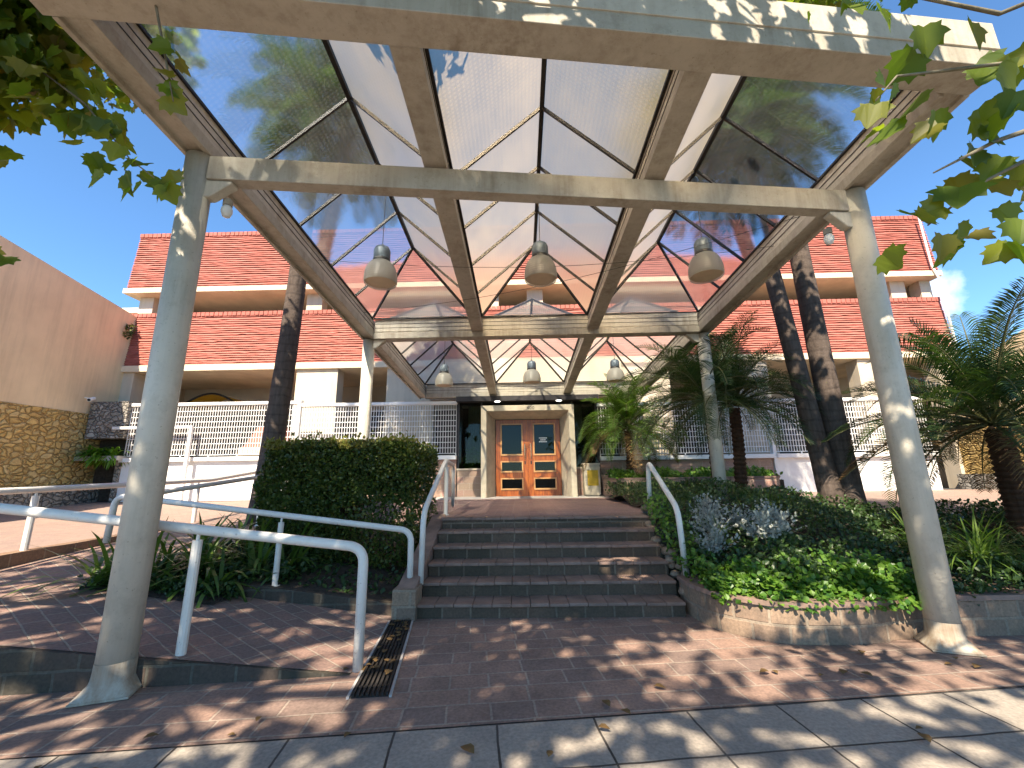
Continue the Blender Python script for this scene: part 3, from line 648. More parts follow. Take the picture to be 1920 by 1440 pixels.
fence('vehicle_gate','long white mesh sliding gate with solid white lower panel on the left','gate',-12.95,-7.36,.96,2.40,4.03,('lower_panel',M['white']),(-7.28,))
fence('mesh_fence','white mesh fence on a low wall behind the clipped hedge','fence',-7.2,-2.08,.96,2.34,3.93,('base_wall',M['pink']),())
fence('mesh_fence','white mesh fence on a pink stone base behind the small palms','fence',2.56,7.95,.98,2.24,3.78,('base_wall',M['pink']),(8.03,))
fence('vehicle_gate','white mesh gate with solid white lower panel behind the tall right trunks','gate',8.1,13.0,.98,2.24,3.82,('lower_panel',M['white']),())
t=thing('barrier_arm','white right angled metal bar standing before the left mesh gate','barrier',(-10.7,13.3,.95))
m=MB(); m.bar((-10.62,13.3,.95),(-10.62,13.3,3.33),.09); m.build('upright',M['white'],t); m=MB(); m.bar((-13.2,13.3,3.29),(-10.665,13.3,3.29),.085); m.build('crossbar',M['white'],t)
t=thing('kiosk','small kiosk with red tiled hood seen through the left mesh gate','kiosk',(-9.3,15.8,.96))
m=MB(); m.loft([[(-10.2,15.3,2.75),(-8.6,15.3,2.75),(-8.6,16.6,2.75),(-10.2,16.6,2.75)],[(-9.9,15.6,3.55),(-9.0,15.6,3.55),(-9.0,16.3,3.55),(-9.9,16.3,3.55)]]); m.build('roof',M['roof'],t)
m=MB(); m.box(-10.3,-8.5,15.2,16.7,2.45,2.75); m.build('fascia',M['fascia'],t,bevel=.03); m=MB(); m.box(-9.9,-8.9,15.7,16.4,.96,2.45); m.build('booth',M['inner'],t)
M['yellow']=m_plain('yellow_fabric',(.62,.40,.03),.6,.1,3)
t=thing('awning','yellow arched awning in the open ground floor above the left gate','awning',(-12,16.2,4.2))
m=MB(); n=14; pr_=[(-13.1+2.3*i/n,4.38+.5*math.sin(math.pi*i/n)) for i in range(n+1)]
m.loft([[(x,15.7,z) for x,z in pr_],[(x,16.9,z) for x,z in pr_]],cap=False,closed=False); m.build('cover',M['yellow'],t); m=MB(); m.tube([(x,15.69,z) for x,z in pr_]+[(-9.0,15.9,4.55),(-7.0,16,4.5)],.04,6); m.build('frame',M['black'],t)
for x in (-13.1,-10.8): pass
# ------------------------------------------------------------------ boundary walls, stone block, cameras
def bwall(label,xf,s,top,zs):
    t=thing('boundary_wall',label,'wall',(xf,8,0)); x0,x1=(xf-.3,xf) if s>0 else (xf,xf+.3)
    m=MB(); ya,yb_=3.0,14.6; m.hexa([(x0,ya,zs),(x1,ya,zs),(x1,yb_,zs),(x0,yb_,zs)],[(x0,ya,top(ya)),(x1,ya,top(ya)),(x1,yb_,top(yb_)),(x0,yb_,top(yb_))]); m.build('rendered_wall',M['beige'],t)
    e=.04*s; m=MB(); m.hexa([(x0+min(e,0),ya,0),(x1+max(e,0),ya,0),(x1+max(e,0),yb_,0),(x0+min(e,0),yb_,0)],[(x0+min(e,0),ya,zs-.01),(x1+max(e,0),ya,zs-.01),(x1+max(e,0),yb_,zs-.01),(x0+min(e,0),yb_,zs-.01)]); m.build('stone_base',M['ochre'],t)
    xa,xb=(xf+.05,xf+.38) if s>0 else (xf-.38,xf-.05); m=MB(); m.box(xa,xb,ya,14.4,.0,1.46); m.build('stone_plinth',M['grey_stone'],t)
bwall('tall beige rendered boundary wall on an ochre rubble base, at left',-14.35,1,lambda y:7.70+.16*(14.13-y),3.81)
bwall('beige boundary wall on ochre rubble half hidden by the right palm',14.75,-1,lambda y:4.7+.42*(14.0-y),3.2)
t=thing('stone_block','grey rubble block with a planted ledge in the left wall corner','stone block',(-13.5,13.8,0))
m=MB(); m.box(-14.25,-12.98,13.45,14.4,2.98,4.2); m.build('rubble_block',M['grey_stone'],t); m=MB(); m.box(-14.25,-12.95,14.0,14.4,.9,2.98); m.build('back',M['soil'],t); m=MB(); m.box(-14.25,-12.85,13.25,14.0,2.26,2.4); m.build('ledge',M['granite'],t); m=MB(); m.box(-13.1,-12.95,13.5,14.0,.9,2.26); m.build('side_wall',M['grey_stone'],t)
def camera_fit(loc,label,d,wall):
    t=thing('security_camera',label,'security camera',loc); x,y,z=loc; d=Vector(d).normalized()
    m=MB(); m.tube([Vector(loc)-d*.02,Vector(loc)+d*.22],.06,12); m.build('housing',M['bulb'],t); m=MB(); m.tube([Vector(loc)+d*.22,Vector(loc)+d*.225],.045,12); m.build('lens',M['black'],t); m=MB(); m.bar(loc,wall,.03); m.build('bracket',M['bulb'],t)
camera_fit((-14.05,13.3,4.28),'white security camera on the beige left wall',(.3,-1,-.4),(-14.36,13.3,4.32))
camera_fit((-8.25,14.3,5.2),'small security camera under the fascia beside the wide cream pier',(.2,-1,-.5),(-8.1,14.46,5.3))
# ------------------------------------------------------------------ handrails
def rail(label,path,r,posts,loc,rr=.14):
    t=thing('handrail',label,'handrail',loc); m=MB(); m.tube(rounded(path,rr,7),r,14); m.build('rail',M['rail'],t,smooth=True)
    for b,tp in posts:
        b=Vector(b); tp=Vector(tp); k=tp+(b-tp)*(.085/(tp-b).length)
        m=MB(); m.tube([b,k],r*.92,12); m.tube([k,tp],r*.35,8); m.lathe(b,[(r*1.6,0),(r*1.6,.008),(.001,.008)],14); m.build('post',M['rail'],t)
rail('front white tubular handrail bending down at the foot of the ramp',[(-1.41,3.95,.01),(-1.42,3.96,.99),(-3.2,3.82,1.215),(-4.8,3.62,1.43),(-6.6,3.42,1.46)],.043,[((-2.86,3.83,.17),(-2.86,3.845,1.17)),((-4.7,3.64,.41),(-4.7,3.64,1.41))],(-1.41,3.95,0))
rail('rear white handrail of the ramp in front of the clipped hedge',[(-1.37,5.46,.13),(-1.38,5.47,.95),(-4.35,5.45,1.32),(-5.2,5.45,1.42),(-5.22,5.45,.85)],.037,[((-3.02,5.44,.33),(-3.02,5.45,1.155))],(-1.37,5.46,0))
rail('long white handrail along the kerb of the left driveway',[(-7.0,3.2,1.44),(-7.0,6.1,1.5),(-7.0,9.5,1.6),(-7.0,12.2,1.9)],.045,[((-7.0,6.1,.64),(-7.0,6.1,1.5)),((-7.0,9.2,.68),(-7.0,9.2,1.59)),((-7.0,12,.83),(-7.0,12,1.87))],(-7,6,.6))
rail('grey white handrail on the bed side of the upper ramp by the left palm trunk',[(-4.98,5.5,1.40),(-5.05,6.1,1.46),(-5.2,11.2,1.9),(-5.2,11.3,.95)],.036,[((-5.12,8.4,.72),(-5.12,8.4,1.66))],(-5.1,8,.7))
rail('left white handrail of the entrance steps with a loop at the top',[(-1.25,5.5,.32),(-1.25,5.55,1.16),(-1.27,7.2,1.87),(-1.5,9.5,1.85),(-1.52,9.62,.96)],.036,[((-1.28,7.35,.97),(-1.28,7.35,1.85))],(-1.25,5.5,.3),.2)
rail('right white handrail of the entrance steps beside the green bed',[(2.02,5.58,.36),(2.0,5.62,1.16),(2.1,7.05,1.80),(2.11,7.2,.95)],.037,[],(2.02,5.58,.3),.16)
# pedestal bin with yellow poster, indoor plants
t=thing('pedestal_bin','beige pedestal box with a yellow poster beside the doors','bin',(2.2,13.3,.975))
m=MB(); m.box(1.93,2.42,13.1,13.45,1.0,1.9); m.box(1.95,2.4,13.12,13.43,.975,1.0); m.build('body',M['portal'],t,bevel=.015); m=MB(); m.box(2.03,2.36,13.092,13.098,1.28,1.74); m.build('poster',M['yellow'],t); m=MB(); m.box(1.91,2.44,13.08,13.47,1.902,1.95); m.build('lid',M['cream'],t,bevel=.01)
# ------------------------------------------------------------------ foliage builders
def rv():
    while True:
        v=Vector((rnd.uniform(-1,1),rnd.uniform(-1,1),rnd.uniform(-1,1)))
        if .05<v.length<1: return v
LEAF={'quad':[(0,0),(.32,.35),(.25,.75),(0,1),(-.25,.75),(-.32,.35)],
 'oval':[(0,0),(.4,.3),(.42,.6),(0,1),(-.42,.6),(-.4,.3)],
 'plane':[(0,0),(.2,-.07),(.33,-.02),(.5,-.04),(.45,.12),(.56,.2),(.7,.36),(.52,.42),(.5,.52),(.52,.7),(.33,.66),(.24,.74),(.14,.9),(0,1.03),(-.14,.9),(-.24,.74),(-.33,.66),(-.52,.7),(-.5,.52),(-.52,.42),(-.7,.36),(-.56,.2),(-.45,.12),(-.5,-.04),(-.33,-.02),(-.2,-.07)]}
def leaf(m,p,d,nrm,sz,kind='quad',fold=.18):
    d=d.normalized(); s_=d.cross(nrm)
    if s_.length<1e-3: s_=d.orthogonal()
    s_.normalize(); u=s_.cross(d); n0=len(m.v)
    for x,y in LEAF[kind]:
        q=p+s_*(x*sz)+d*(y*sz)+u*(abs(x)*fold*sz - .3*sz*y*y*(.5+abs(x))); m.v.append((q.x,q.y,q.z))
    n=len(LEAF[kind]); k=[i for i,(x,y) in enumerate(LEAF[kind]) if y>=1][0]
    m.f.append(tuple(n0+i for i in range(0,k+1))); m.f.append((n0,)+tuple(n0+i for i in range(k,n)))
def blob_leaves(m,c,rad,n,sz,kind,up=.6,clump=0,csz=.35):
    C=[]
    for i in range(clump): v=rv(); v=v*(v.length**-.45); C.append(Vector(c)+Vector((v.x*rad[0],v.y*rad[1],v.z*rad[2])))
    for i in range(n):
        if clump:
            v=rv(); p=C[rnd.randrange(clump)]+v*csz
        else:
            v=rv(); v=v*(v.length**-.5); p=Vector(c)+Vector((v.x*rad[0],v.y*rad[1],v.z*rad[2]))
        d=rv(); d.z-=.35; nn=(rv()*(1-up)+Vector((0,0,1))*up)
        leaf(m,p,d,nn,sz*rnd.uniform(.65,1.2),kind)
    return C
# clipped hedge
hd=thing('hedge','dark clipped box hedge left of the entrance steps','hedge',(-2.75,7.3,.3))
m=MB(); hx0,hx1,hy0,hy1,hz0,hz1=-3.95,-1.62,6.4,8.2,.32,2.12
for i in range(46000):
    f=rnd.random(); dpt=abs(rnd.gauss(0,.09)) if rnd.random()<.8 else rnd.uniform(0,.35)
    if f<.50: p=Vector((rnd.uniform(hx0,hx1),hy0+dpt,rnd.uniform(hz0,hz1))); nn=Vector((0,-1,.3))
    elif f<.66: p=Vector((hx1-dpt,rnd.uniform(hy0,hy1),rnd.uniform(hz0,hz1))); nn=Vector((1,0,.3))
    elif f<.80: p=Vector((hx0+dpt,rnd.uniform(hy0,hy1),rnd.uniform(hz0,hz1))); nn=Vector((-1,0,.3))
    else: p=Vector((rnd.uniform(hx0,hx1),rnd.uniform(hy0,hy1),hz1-dpt)); nn=Vector((0,0,1))
    low=(p.z-hz0)/(hz1-hz0)
    if low<.5 and p.x>-2.7 and rnd.random()<.62: continue
    p+=Vector((.035*math.sin(p.z*7+p.x*3),.05*math.sin(p.x*5+p.z*4),.012*math.sin(p.x*6+1)))
    leaf(m,p,nn+rv()*1.1,nn+rv()*.9,rnd.uniform(.034,.058),'oval')
m.build('foliage',M['hedge'],hd)
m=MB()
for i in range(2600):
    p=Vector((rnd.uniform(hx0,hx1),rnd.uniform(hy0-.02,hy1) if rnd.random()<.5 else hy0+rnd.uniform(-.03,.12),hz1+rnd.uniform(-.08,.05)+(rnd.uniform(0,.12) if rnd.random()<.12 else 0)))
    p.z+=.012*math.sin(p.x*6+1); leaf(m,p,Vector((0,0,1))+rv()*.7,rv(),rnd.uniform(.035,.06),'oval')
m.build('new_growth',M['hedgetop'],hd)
m=MB()
for i in range(26):
    x=rnd.uniform(hx0+.15,hx1-.15); y=rnd.uniform(hy0+.2,hy1-.2); m.tube([(x,y,.25),(x+rnd.uniform(-.1,.1),y,.9),(x+rnd.uniform(-.3,.3),y+rnd.uniform(-.2,.2),1.9)],[.022,.016,.006],6)
m.box(hx0+.35,-2.9,hy0+.4,hy1-.3,.6,hz1-.25); m.box(-2.898,-2.1,hy0+.4,hy1-.3,1.35,hz1-.25)  # dark core boxes added inside the hedge to block see-through, not stems
m.build('stem',M['bark'],hd)
# ground cover on the right bed
m=MB(); iv=MB()
for i in range(44000):
    x=rnd.uniform(1.95,9.4); y=4.64+(rnd.random()**1.25)*6.6
    if not inbed(x,y): continue
    if x>6.3 and y>8.3: continue
    h=.12+.14*(.5+.5*math.sin(x*4.1+y*2.3)*math.cos(y*3.7-x))+ (.1 if y>6.5 else 0)
    z=mound(x,y)-.04+h*(1-rnd.random()**2)
    d=rv(); d.z+=.25
    leaf(m,Vector((x,y,z)),d,Vector((0,-.35,1))+rv()*.9,rnd.uniform(.035,.075),'quad')
m.build('ground_cover',M['cover_leaf'],kind='stuff',label='dark green ground cover filling the right bed',category='ground cover')
for i in range(6500):
    x=2.0+rnd.random()*2.0; y=4.56+abs(rnd.gauss(0,.28))+(.7*max(0,2.6-x))*.6
    h=.16+.12*math.sin(x*7)**2; z=mound(x,max(y,4.6))+rnd.random()*h-.03
    if rnd.random()<.22: y-=rnd.uniform(.05,.22); z=.30+rnd.random()*.12
    leaf(iv,Vector((x,y,z)),rv()+Vector((0,-.4,.1)),Vector((0,-.5,1))+rv()*.8,rnd.uniform(.032,.07),'oval')
for i in range(900):
    x=rnd.uniform(1.93,2.35); y=rnd.uniform(5.2,7.0); z=.25+(y-5.2)*.45+rnd.random()*.3; leaf(iv,Vector((x,y,z)),rv(),Vector((-.4,-.3,1))+rv()*.6,rnd.uniform(.045,.08),'quad')
iv.build('ivy',M['ivy'],kind='stuff',label='bright green ivy spilling over the right planter wall',category='ivy')
m=MB()
for i in range(5200):
    x=rnd.uniform(2.62,7.15); y=rnd.uniform(11.85,13.3); z=1.42+rnd.random()*.22*(1+.5*math.sin(x*5)); 
    leaf(m,Vector((x,y,z)),rv()+Vector((0,-.2,.3)),Vector((0,-.3,1))+rv()*.8,rnd.uniform(.06,.12),'quad')
m.build('planter_greenery',M['ivy'],kind='stuff',label='fresh green plants filling the far pink planter',category='ground cover')
m=MB()
for i in range(6500):
    x=rnd.uniform(-4.7,-1.6); y=rnd.uniform(5.45,6.5) if rnd.random()<.75 else rnd.uniform(6.5,11); z=lb(x,y)-.03+rnd.random()*(.16 if x<-2.9 else .05)
    if x>-2.9 and rnd.random()<.8 and y<6.5: continue
    leaf(m,Vector((x,y,z)),rv()+Vector((0,0,.2)),Vector((0,-.3,1))+rv()*.8,rnd.uniform(.05,.09),'quad')
for i in range(1600):
    x=rnd.uniform(-4.95,-3.3); y=rnd.uniform(4.9+.1*(x+4.95),5.5); leaf(m,Vector((x,y,zr(x)+.01+rnd.random()*.17)),rv()+Vector((0,0,.2)),Vector((0,-.3,1))+rv()*.8,rnd.uniform(.04,.08),'quad')
m.build('ground_cover',M['cover_leaf'],kind='stuff',label='low dark ground cover around the strap leaved plants',category='ground cover')
def blade(m,p,d,L,w,droop,seg=5):
    d=d.normalized(); s_=d.cross(Vector((0,0,1)))
    if s_.length<.05: s_=rv()
    s_.normalize(); n0=len(m.v); q=Vector(p)
    for i in range(seg+1):
        t=i/seg; ww=w*(1-t)**.6*(.75+.6*t) if i<seg else .001
        for k in (-1,1): v=q+s_*(ww/2*k); m.v.append((v.x,v.y,v.z))
        d=(d+Vector((0,0,-droop/seg))).normalized(); q=q+d*(L/seg)
    for i in range(seg): a=n0+2*i; m.f.append((a,a+1,a+3,a+2))
def clump(name,label,cat,loc,n,L,w,mt,droop=1.2,group=None,spread=.1):
    t=thing(name,label,cat,loc,group); m=MB()
    for i in range(n):
        a=rnd.uniform(0,6.283); e=rnd.uniform(.35,1.4); blade(m,Vector(loc)+Vector((rnd.uniform(-spread,spread),rnd.uniform(-spread,spread),0)),Vector((math.cos(a)*math.cos(e),math.sin(a)*math.cos(e),math.sin(e))),L*rnd.uniform(.6,1.1),w,droop*rnd.uniform(.6,1.3))
    m.build('leaves',M[mt],t)
    m=MB(); m.tube([(loc[0],loc[1],loc[2]-.08),(loc[0],loc[1],loc[2]+.06)],.03,7); m.build('stem',M['rib'],t)
SP=[(-4.78,5.0),(-4.6,5.12),(-4.35,5.2),(-4.0,5.3),(-3.65,5.35),(-4.62,5.55),(-4.45,6.3),(-4.1,5.7),(-3.75,6.05),(-3.45,5.75),(-3.95,5.55),(-4.55,7.1),(-3.15,6.0),(-4.3,5.95)]
for i,(x,y) in enumerate(SP): clump('strap_leaved_plant','strap leaved plant in the bed between the front left column and the hedge','plant',(x,y,(lb(x,y) if y>5.4 else zr(x))+.05),26,.85,.06,'strap',1.25,'strap leaved plants left of the hedge')
for i,(x,y) in enumerate([(5.15,5.15),(5.5,5.4),(5.85,5.2),(4.9,5.6)]): clump('grass_clump','bright arching grass clump at the right end of the planter','grass clump',(x,y,mound(x,y)+.12),90,.62,.022,'grassy',1.4,'arching grass clumps at the right end')
for i,(x,y) in enumerate([(3.9,7.0),(4.3,7.3),(2.6,5.9)]): clump('lily_clump','dull green arching clump among the dark ground cover','plant',(x,y,mound(x,y)+.05),40,.5,.018,'grassy',1.4,'arching clumps in the right bed')
for i,(x,y) in enumerate([(2.55,6.0),(3.0,6.15),(3.4,5.95),(3.05,5.6),(2.75,6.5),(3.55,6.35),(2.4,5.55)]):
    z=mound(x,y)+.05; t=thing('silver_bush','silver leaved bush among the dark ground cover of the right bed','bush',(x,y,z),'silver leaved bushes in the right bed'); m=MB()
    for j in range(60):
        a=rnd.uniform(0,6.283); e=rnd.uniform(.5,1.5); d=Vector((math.cos(a)*math.cos(e),math.sin(a)*math.cos(e),math.sin(e))); L=rnd.uniform(.2,.42)
        for k in range(9):
            p=Vector((x,y,z))+d*(L*(.35+.65*k/8)); leaf(m,p,d+rv()*1.2,rv()+Vector((0,0,.6)),rnd.uniform(.03,.055),'quad')
    m.build('leaves',M['silver'],t)
    m=MB(); m.tube([(x,y,z-.1),(x,y,z+.08)],.02,6); m.build('stem',M['rib'],t)
t=thing('fern','bright green fern on the stone ledge in the left corner','fern',(-13.6,13.6,2.4)); m=MB()
for i in range(260):
    a=rnd.uniform(0,6.283); e=rnd.uniform(.1,1.3); blade(m,Vector((-13.6+rnd.uniform(-.45,.5),13.55+rnd.uniform(-.2,.15),2.42)),Vector((math.cos(a)*math.cos(e),math.sin(a)*math.cos(e),math.sin(e))),rnd.uniform(.4,.75),.09,1.9)
m.build('leaves',M['fern'],t)
t=thing('wall_weed','small dark plant growing from the top corner of the left wall','plant',(-14.3,14.2,7.0)); m=MB()
blob_leaves(m,(-14.25,14.25,7.0),(.16,.16,.28),90,.09,'oval'); m.build('leaves',M['hedge'],t)
for x,l,mt in ((-1.6,'leafy indoor plant behind the glass left of the doors','fern'),(2.15,'blue green indoor plant behind the glass right of the doors','cover_leaf')):
    zz=1.85 if x<0 else 2.25; t=thing('indoor_plant',l,'plant',(x,13.95,zz)); m=MB(); blob_leaves(m,(x+.05,13.95,zz+.32),(.3,.16,.32),170,.16,'oval',.3); m.build('leaves',M[mt],t)
    m=MB(); m.lathe((x,13.95,zz-.22),[(.12,0),(.16,.22),(.15,.24),(.001,.23)],16); m.build('pot',M['cream'],t)
# ------------------------------------------------------------------ palms
def frond(m,mr,base,d,L,droop,ll,lw,pairs,vee=.5,curl=.5):
    d=d.normalized(); q=Vector(base); seg=10; pts=[]; dirs=[]
    for i in range(seg+1):
        pts.append(q.copy()); dirs.append(d.copy()); d=(d+Vector((0,0,-droop/seg*(.4+1.3*i/seg)))).normalized(); q=q+d*(L/seg)
    mr.tube(pts,[.016*(1-.8*i/seg)*(L/1.4) for i in range(seg+1)],5,False)
    for k in range(pairs):
        t=.16+.84*k/(pairs-1); f=t*seg; i=min(int(f),seg-1); p=pts[i].lerp(pts[i+1],f-i); dd=dirs[i]
        s_=dd.cross(Vector((0,0,1)))
        if s_.length<.05: s_=Vector((1,0,0))
        s_.normalize(); u=s_.cross(dd); l=ll*(math.sin(math.pi*min(1,.18+.78*t))**.6)
        for sg in (-1,1):
            a=s_*sg*1.0+dd*(.55+.5*t)+u*vee+rv()*.13; a.normalize(); b=(a+Vector((0,0,-curl))+rv()*.1).normalized()
            w=u.cross(a); w=w if w.length>.05 else dd; w=dd*(lw*.5)
            n0=len(m.v); mid=p+a*(l*.55); tip=mid+b*(l*.5)
            for v in (p-w*.5,p+w*.5,mid+w,mid-w,tip): m.v.append((v.x,v.y,v.z))
            m.f.append((n0,n0+1,n0+2,n0+3)); m.f.append((n0+3,n0+2,n0+4))
def palm(label,base,top,r0,r1,nf,L,ll,lw,pairs,mt,bark,droop=(1.0,1.9),emin=-.35,emax=1.35,group=None,dry=0,rough=0,name='date_palm'):
    t=thing(name,label,'palm',base,group); B=Vector(base); T=Vector(top); m=MB(); n=40
    path=[];rad=[]
    for i in range(n+1):
        f=i/n; path.append(B.lerp(T,f)+Vector((.05*math.sin(f*3),.04*math.sin(f*4),0))); rad.append((r0+(r1-r0)*f)*(1+(rough*(.5-(i%2)) if rough else .012*math.sin(i*2.3)))+(.05*r0/.25*max(0,.12-f)*6 if not rough else 0))
    m.tube(path,rad,20 if not rough else 12); m.build('trunk',bark,t,smooth=not rough)
    m=MB(); mr=MB(); md=MB()
    for i in range(nf):
        a=i*2.39996+rnd.uniform(-.2,.2); f=(i+.5)/nf; e=emax-(emax-emin)*f**.9+rnd.uniform(-.1,.1)
        d=Vector((math.cos(a)*math.cos(e),math.sin(a)*math.cos(e),math.sin(e))); c=T+Vector((math.cos(a)*r1*.6,math.sin(a)*r1*.6,.05+.12*(1-f)))
        frond(md if (dry and i>=nf-dry) else m,mr,c,d,L*rnd.uniform(.82,1.08),rnd.uniform(*droop),ll,lw,pairs)
    m.build('crown',M[mt],t); mr.build('stalk',M['rib'],t)
    if dry: md.build('dry_frond',M['dry'],t)
    return t
palm('tall slender palm trunk rising left of the canopy behind the hedge',(-5.35,8.85,.7),(-4.95,8.75,10.8),.23,.16,60,2.5,.66,.05,40,'frond',M['bark'],name='tall_palm')
palm('tall dark palm trunk nearest the canopy among the right pair',(5.72,8.05,.8),(4.92,8.1,9.0),.185,.13,52,2.3,.62,.045,40,'frond',M['bark'],name='tall_palm')
palm('thicker tall palm trunk, right hand one of the right pair',(6.06,8.1,.75),(5.8,8.15,10.2),.22,.155,52,2.4,.64,.045,40,'frond',M['bark'],name='tall_palm')
palm('small light green date palm standing in the far pink planter',(3.12,12.4,1.3),(3.15,12.35,2.85),.11,.10,52,1.7,.42,.024,46,'frondl',M['date'],rough=.22,dry=6,emax=1.5,emin=-.35,droop=(1.0,2.2))
palm('slim date palm with knobbly reddish trunk behind the right rear column',(4.72,9.35,1.0),(4.75,9.3,3.0),.13,.115,46,2.05,.42,.016,56,'frond',M['date'],rough=.22,emax=1.5,emin=-.05,droop=(1.2,2.6))
palm('date palm whose crown spreads round the right rear column',(4.12,9.1,1.0),(4.0,8.95,3.05),.11,.10,42,2.0,.42,.016,56,'frond',M['date'],rough=.2,emax=1.5,emin=-.05,droop=(1.2,2.6))
palm('large feathery date palm at the right edge of the bed',(7.24,6.45,.5),(7.2,6.5,2.2),.16,.145,64,2.0,.44,.02,58,'frond',M['date'],rough=.18,dry=8,emax=1.5,emin=-.25,droop=(.8,2.3))
# ------------------------------------------------------------------ street trees (plane trees) overhanging the pavement
def plane_tree(label,base,crowns,branch_leaves,twigs):
    t=thing('plane_tree',label,'tree',base); m=MB(); B=Vector(base); T=B+Vector((.2,.3,4.4)); m.tube([B,B.lerp(T,.3)+Vector((.05,0,0)),B.lerp(T,.7),T],[.3,.24,.2,.17],16)
    lf=MB()
    for c,rad,n,cl in crowns:
        C=blob_leaves(lf,c,rad,int(n*1.35),.17,'plane',.5,int(cl*1.4),.5 if rad[2]>.6 else .36); c=Vector(c)
        m.tube([T-Vector((0,0,.3)),T.lerp(c,.5)+Vector((0,0,.3)),c],[.11,.08,.05],8)
        for q in C[::5]: m.tube([T.lerp(c,.75),c.lerp(q,.5)+Vector((0,0,.1)),q],[.045,.03,.01],6)
    for c,rad,n,sz in branch_leaves:
        for i in range(n):
            v=rv(); p=Vector(c)+Vector((v.x*rad[0],v.y*rad[1],v.z*rad[2])); leaf(lf,p,rv()+Vector((0,0,-.7)),Vector((rnd.uniform(-1,1),-1.1,rnd.uniform(-.3,1.2))),sz*rnd.uniform(.75,1.15),'plane',.25)
    for tw in twigs: m.tube([Vector(p) for p in tw],[.014*(1-.75*i/(len(tw)-1)) for i in range(len(tw))],6)
    m.build('trunk',M['plane'],t,smooth=True); lf.build('crown',M['planeleaf'],t)
L_=lambda *a:a
plane_tree('plane tree whose leafy branches hang into the top left corner',(-5.6,-1.4,0),
 [((-6.2,1.6,7.3),(2.3,2.8,1.5),2300,80),((-4.2,-2.6,7.6),(2.8,2.6,1.5),2300,80),((-1.3,.75,6.5),(2.4,1.5,.5),2300,80),((-6.6,4.3,8.4),(1.4,1.5,.9),900,30)],  # leaf masses include ones added to shade the steps and left palm trunk
 [((-4.55,2.75,5.25),(.75,.5,.75),620,.15),((-4.1,2.9,5.7),(.6,.4,.5),200,.15),((-4.9,2.7,5.9),(.8,.5,.6),260,.15),((-3.75,2.85,4.75),(.35,.3,.35),34,.16),((-3.35,2.8,4.35),(.22,.2,.28),12,.15),((-3.05,2.75,4.0),(.18,.15,.2),9,.15),((-2.62,2.7,3.72),(.14,.1,.1),5,.13),((-4.15,2.7,4.35),(.5,.3,.12),8,.14),((-4.5,2.8,4.35),(.3,.3,.3),14,.15),((-3.75,2.6,3.15),(.16,.1,.1),3,.17),
  ((-2.35,2.28,4.42),(.09,.05,.18),4,.13),((-2.38,2.28,4.2),(.06,.05,.08),2,.15)],
 [[(-5.4,-.9,4.3),(-5.0,1.2,5.6),(-4.4,2.7,5.3),(-3.6,2.85,4.7),(-3.0,2.75,4.05),(-2.55,2.7,3.7)],[(-4.6,2.6,5.6),(-4.3,2.7,4.7),(-4.0,2.65,4.2)],[(-3.0,1.8,5.6),(-2.55,2.25,5.0),(-2.38,2.28,4.4),(-2.3,2.3,4.1)],[(-5.0,1.2,5.6),(-4.4,2.4,3.8),(-3.7,2.6,3.2)]])
plane_tree('plane tree whose big leaves hang down at the right near the lens',(4.6,-2.2,0),
 [((3.6,-2.4,7.6),(2.5,2.4,1.4),1300,44),((-.9,-3.3,7.8),(2.0,2.1,1.3),620,26),((1.9,.6,6.7),(1.4,1.1,.5),420,22),((4.3,3.7,8.6),(1.7,1.5,.8),900,30),((6.2,-.4,7.4),(2.6,2.4,1.5),1500,50)],  # some unseen leaf masses here are placed to shade the forecourt and right trunks
 [((1.93,1.6,3.47),(0.276,0.144,0.109),4,0.133),((1.66,1.62,3.22),(0.132,0.132,0.078),2,0.099),((1.62,1.6,3.3),(0.096,0.120,0.078),2,0.066),((1.98,1.6,3.2),(0.312,0.168,0.156),6,0.133),((2.2,1.62,3.2),(0.348,0.192,0.281),7,0.133),((2.05,1.6,2.98),(0.384,0.192,0.218),7,0.133),((2.25,1.65,2.95),(0.294,0.192,0.187),5,0.133),((1.72,1.6,2.76),(0.150,0.132,0.094),2,0.133),((1.80,1.6,2.68),(0.168,0.132,0.078),3,0.106),((1.66,1.6,2.52),(0.132,0.120,0.078),2,0.133),((1.75,1.6,2.5),(0.114,0.108,0.047),1,0.086),((1.98,1.62,2.55),(0.150,0.132,0.078),3,0.133),((2.15,1.62,2.72),(0.204,0.132,0.156),3,0.113),((2.15,1.62,2.4),(0.132,0.120,0.078),2,0.119),
  ((1.52,1.62,3.83),(0.132,0.120,0.062),2,0.099),((1.78,1.62,3.82),(0.240,0.132,0.078),3,0.113),((1.45,1.62,3.7),(0.078,0.108,0.047),1,0.047),((2.2,1.62,3.45),(0.204,0.144,0.156),3,0.119)],
 [[(4.4,-1.8,4.4),(3.6,.3,4.6),(2.9,1.3,3.75),(2.3,1.6,3.42),(1.95,1.6,3.38),(1.75,1.6,3.36),(1.64,1.61,3.24)],[(3.3,.8,4.2),(2.7,1.5,3.2),(2.3,1.62,2.95),(2.0,1.6,2.8),(1.72,1.6,2.6)],[(2.4,1.6,3.1),(2.1,1.6,3.0),(1.8,1.6,2.85)],[(2.9,1.3,3.75),(2.3,1.6,3.7),(1.8,1.62,3.9),(1.5,1.62,3.9)]])
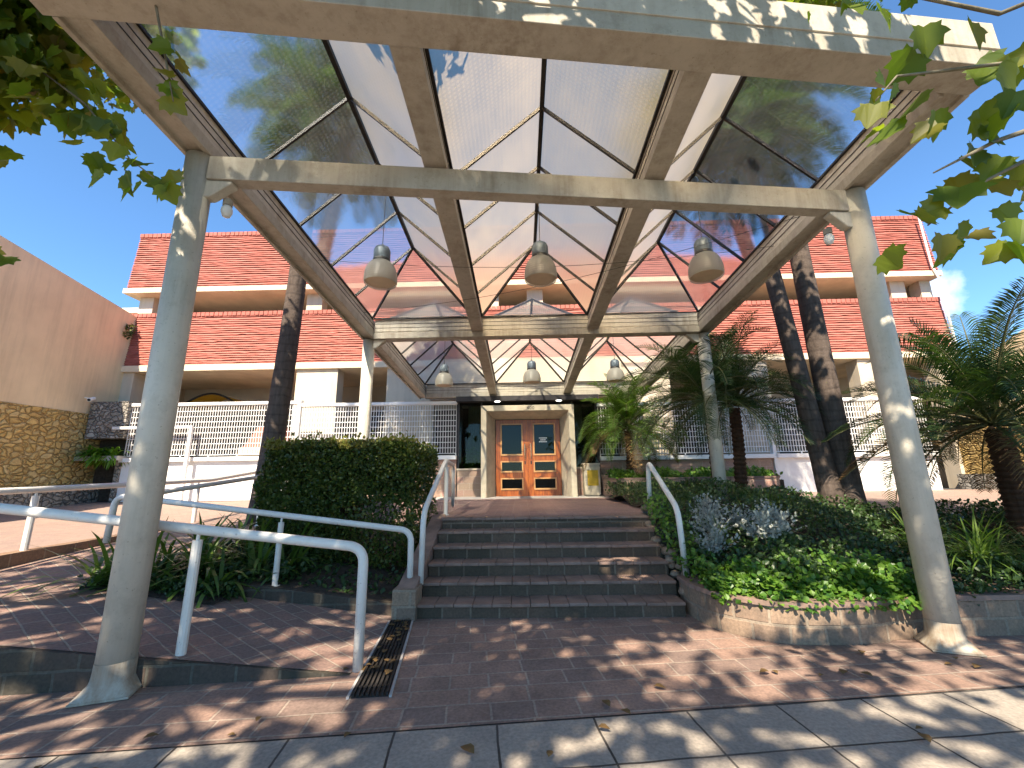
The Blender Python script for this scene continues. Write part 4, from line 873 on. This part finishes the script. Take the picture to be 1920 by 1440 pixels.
# ------------------------------------------------------------------ world, sun, camera
SUN=Vector((-.27,-.85,1.0)).normalized()      # towards the sun
el=math.asin(SUN.z); az=math.atan2(SUN.x,SUN.y)
w=bpy.data.worlds.new('World'); sc.world=w; w.use_nodes=True; nt=w.node_tree; nt.nodes.clear(); n=N(nt)
sky=n('ShaderNodeTexSky',sky_type='NISHITA'); sky.sun_disc=False; sky.sun_elevation=el; sky.sun_rotation=az; sky.air_density=1.0; sky.dust_density=.05; sky.ozone_density=4.5; sky.altitude=1200
gen=n('ShaderNodeTexCoord').outputs['Generated']
cd=Vector((.83,.93,.36)).normalized()
dv=n('ShaderNodeVectorMath',{0:gen,1:tuple(cd)},operation='SUBTRACT').outputs[0]
dm=n('ShaderNodeMapping',{'Vector':dv,'Scale':(8,8,19)}).outputs[0]
ln=n('ShaderNodeVectorMath',{0:dm},operation='LENGTH').outputs[1]
nz=n.noise(gen,14,6,.6)
cf=n.math('SUBTRACT',n.math('ADD',n.math('MULTIPLY',nz,1.3),.35),ln); cf=n.math('MULTIPLY',cf,1.6,True)
skc=n.mix(1.0,sky.outputs[0],(.76,.96,1.02),'MULTIPLY')
col=n.mix(n.math('MULTIPLY',cf,.8),skc,(7.5,7.8,8.4))
bg=n('ShaderNodeBackground',{'Color':col,'Strength':.115}); n('ShaderNodeOutputWorld',{'Surface':bg.outputs[0]})
sl_=bpy.data.lights.new('sun','SUN'); sl_.energy=4.9; sl_.angle=R(.53); sl_.color=(1,.88,.70)
so_=bpy.data.objects.new('sun',sl_); COL.objects.link(so_); so_.location=(-3,-9,14); so_.rotation_euler=SUN.to_track_quat('Z','Y').to_euler()
f_,p_,y_,r_o,h_=784,R(12.4),R(1.0),R(.8),1.6
fw_=Vector((-math.sin(y_)*math.cos(p_),math.cos(y_)*math.cos(p_),math.sin(p_))); rt=Vector((math.cos(y_),math.sin(y_),0)); up=rt.cross(fw_)
rt2=rt*math.cos(r_o)-up*math.sin(r_o); up2=up*math.cos(r_o)+rt*math.sin(r_o)
cam=bpy.data.cameras.new('camera'); cam.sensor_width=36; cam.lens=f_/1920*36; cam.clip_start=.05; cam.clip_end=2000
co=bpy.data.objects.new('camera',cam); COL.objects.link(co)
co.matrix_world=Matrix(((rt2.x,up2.x,-fw_.x,0),(rt2.y,up2.y,-fw_.y,0),(rt2.z,up2.z,-fw_.z,h_),(0,0,0,1)))
sc.camera=co
sc.view_settings.view_transform='Standard'; sc.view_settings.look='None'; sc.view_settings.gamma=1; sc.view_settings.exposure=1.42
sc.render.engine='CYCLES'; cy=sc.cycles; cy.use_denoising=True; cy.max_bounces=10; cy.diffuse_bounces=4; cy.glossy_bounces=3; cy.transmission_bounces=6; cy.transparent_max_bounces=16; cy.sample_clamp_indirect=6; cy.caustics_reflective=False
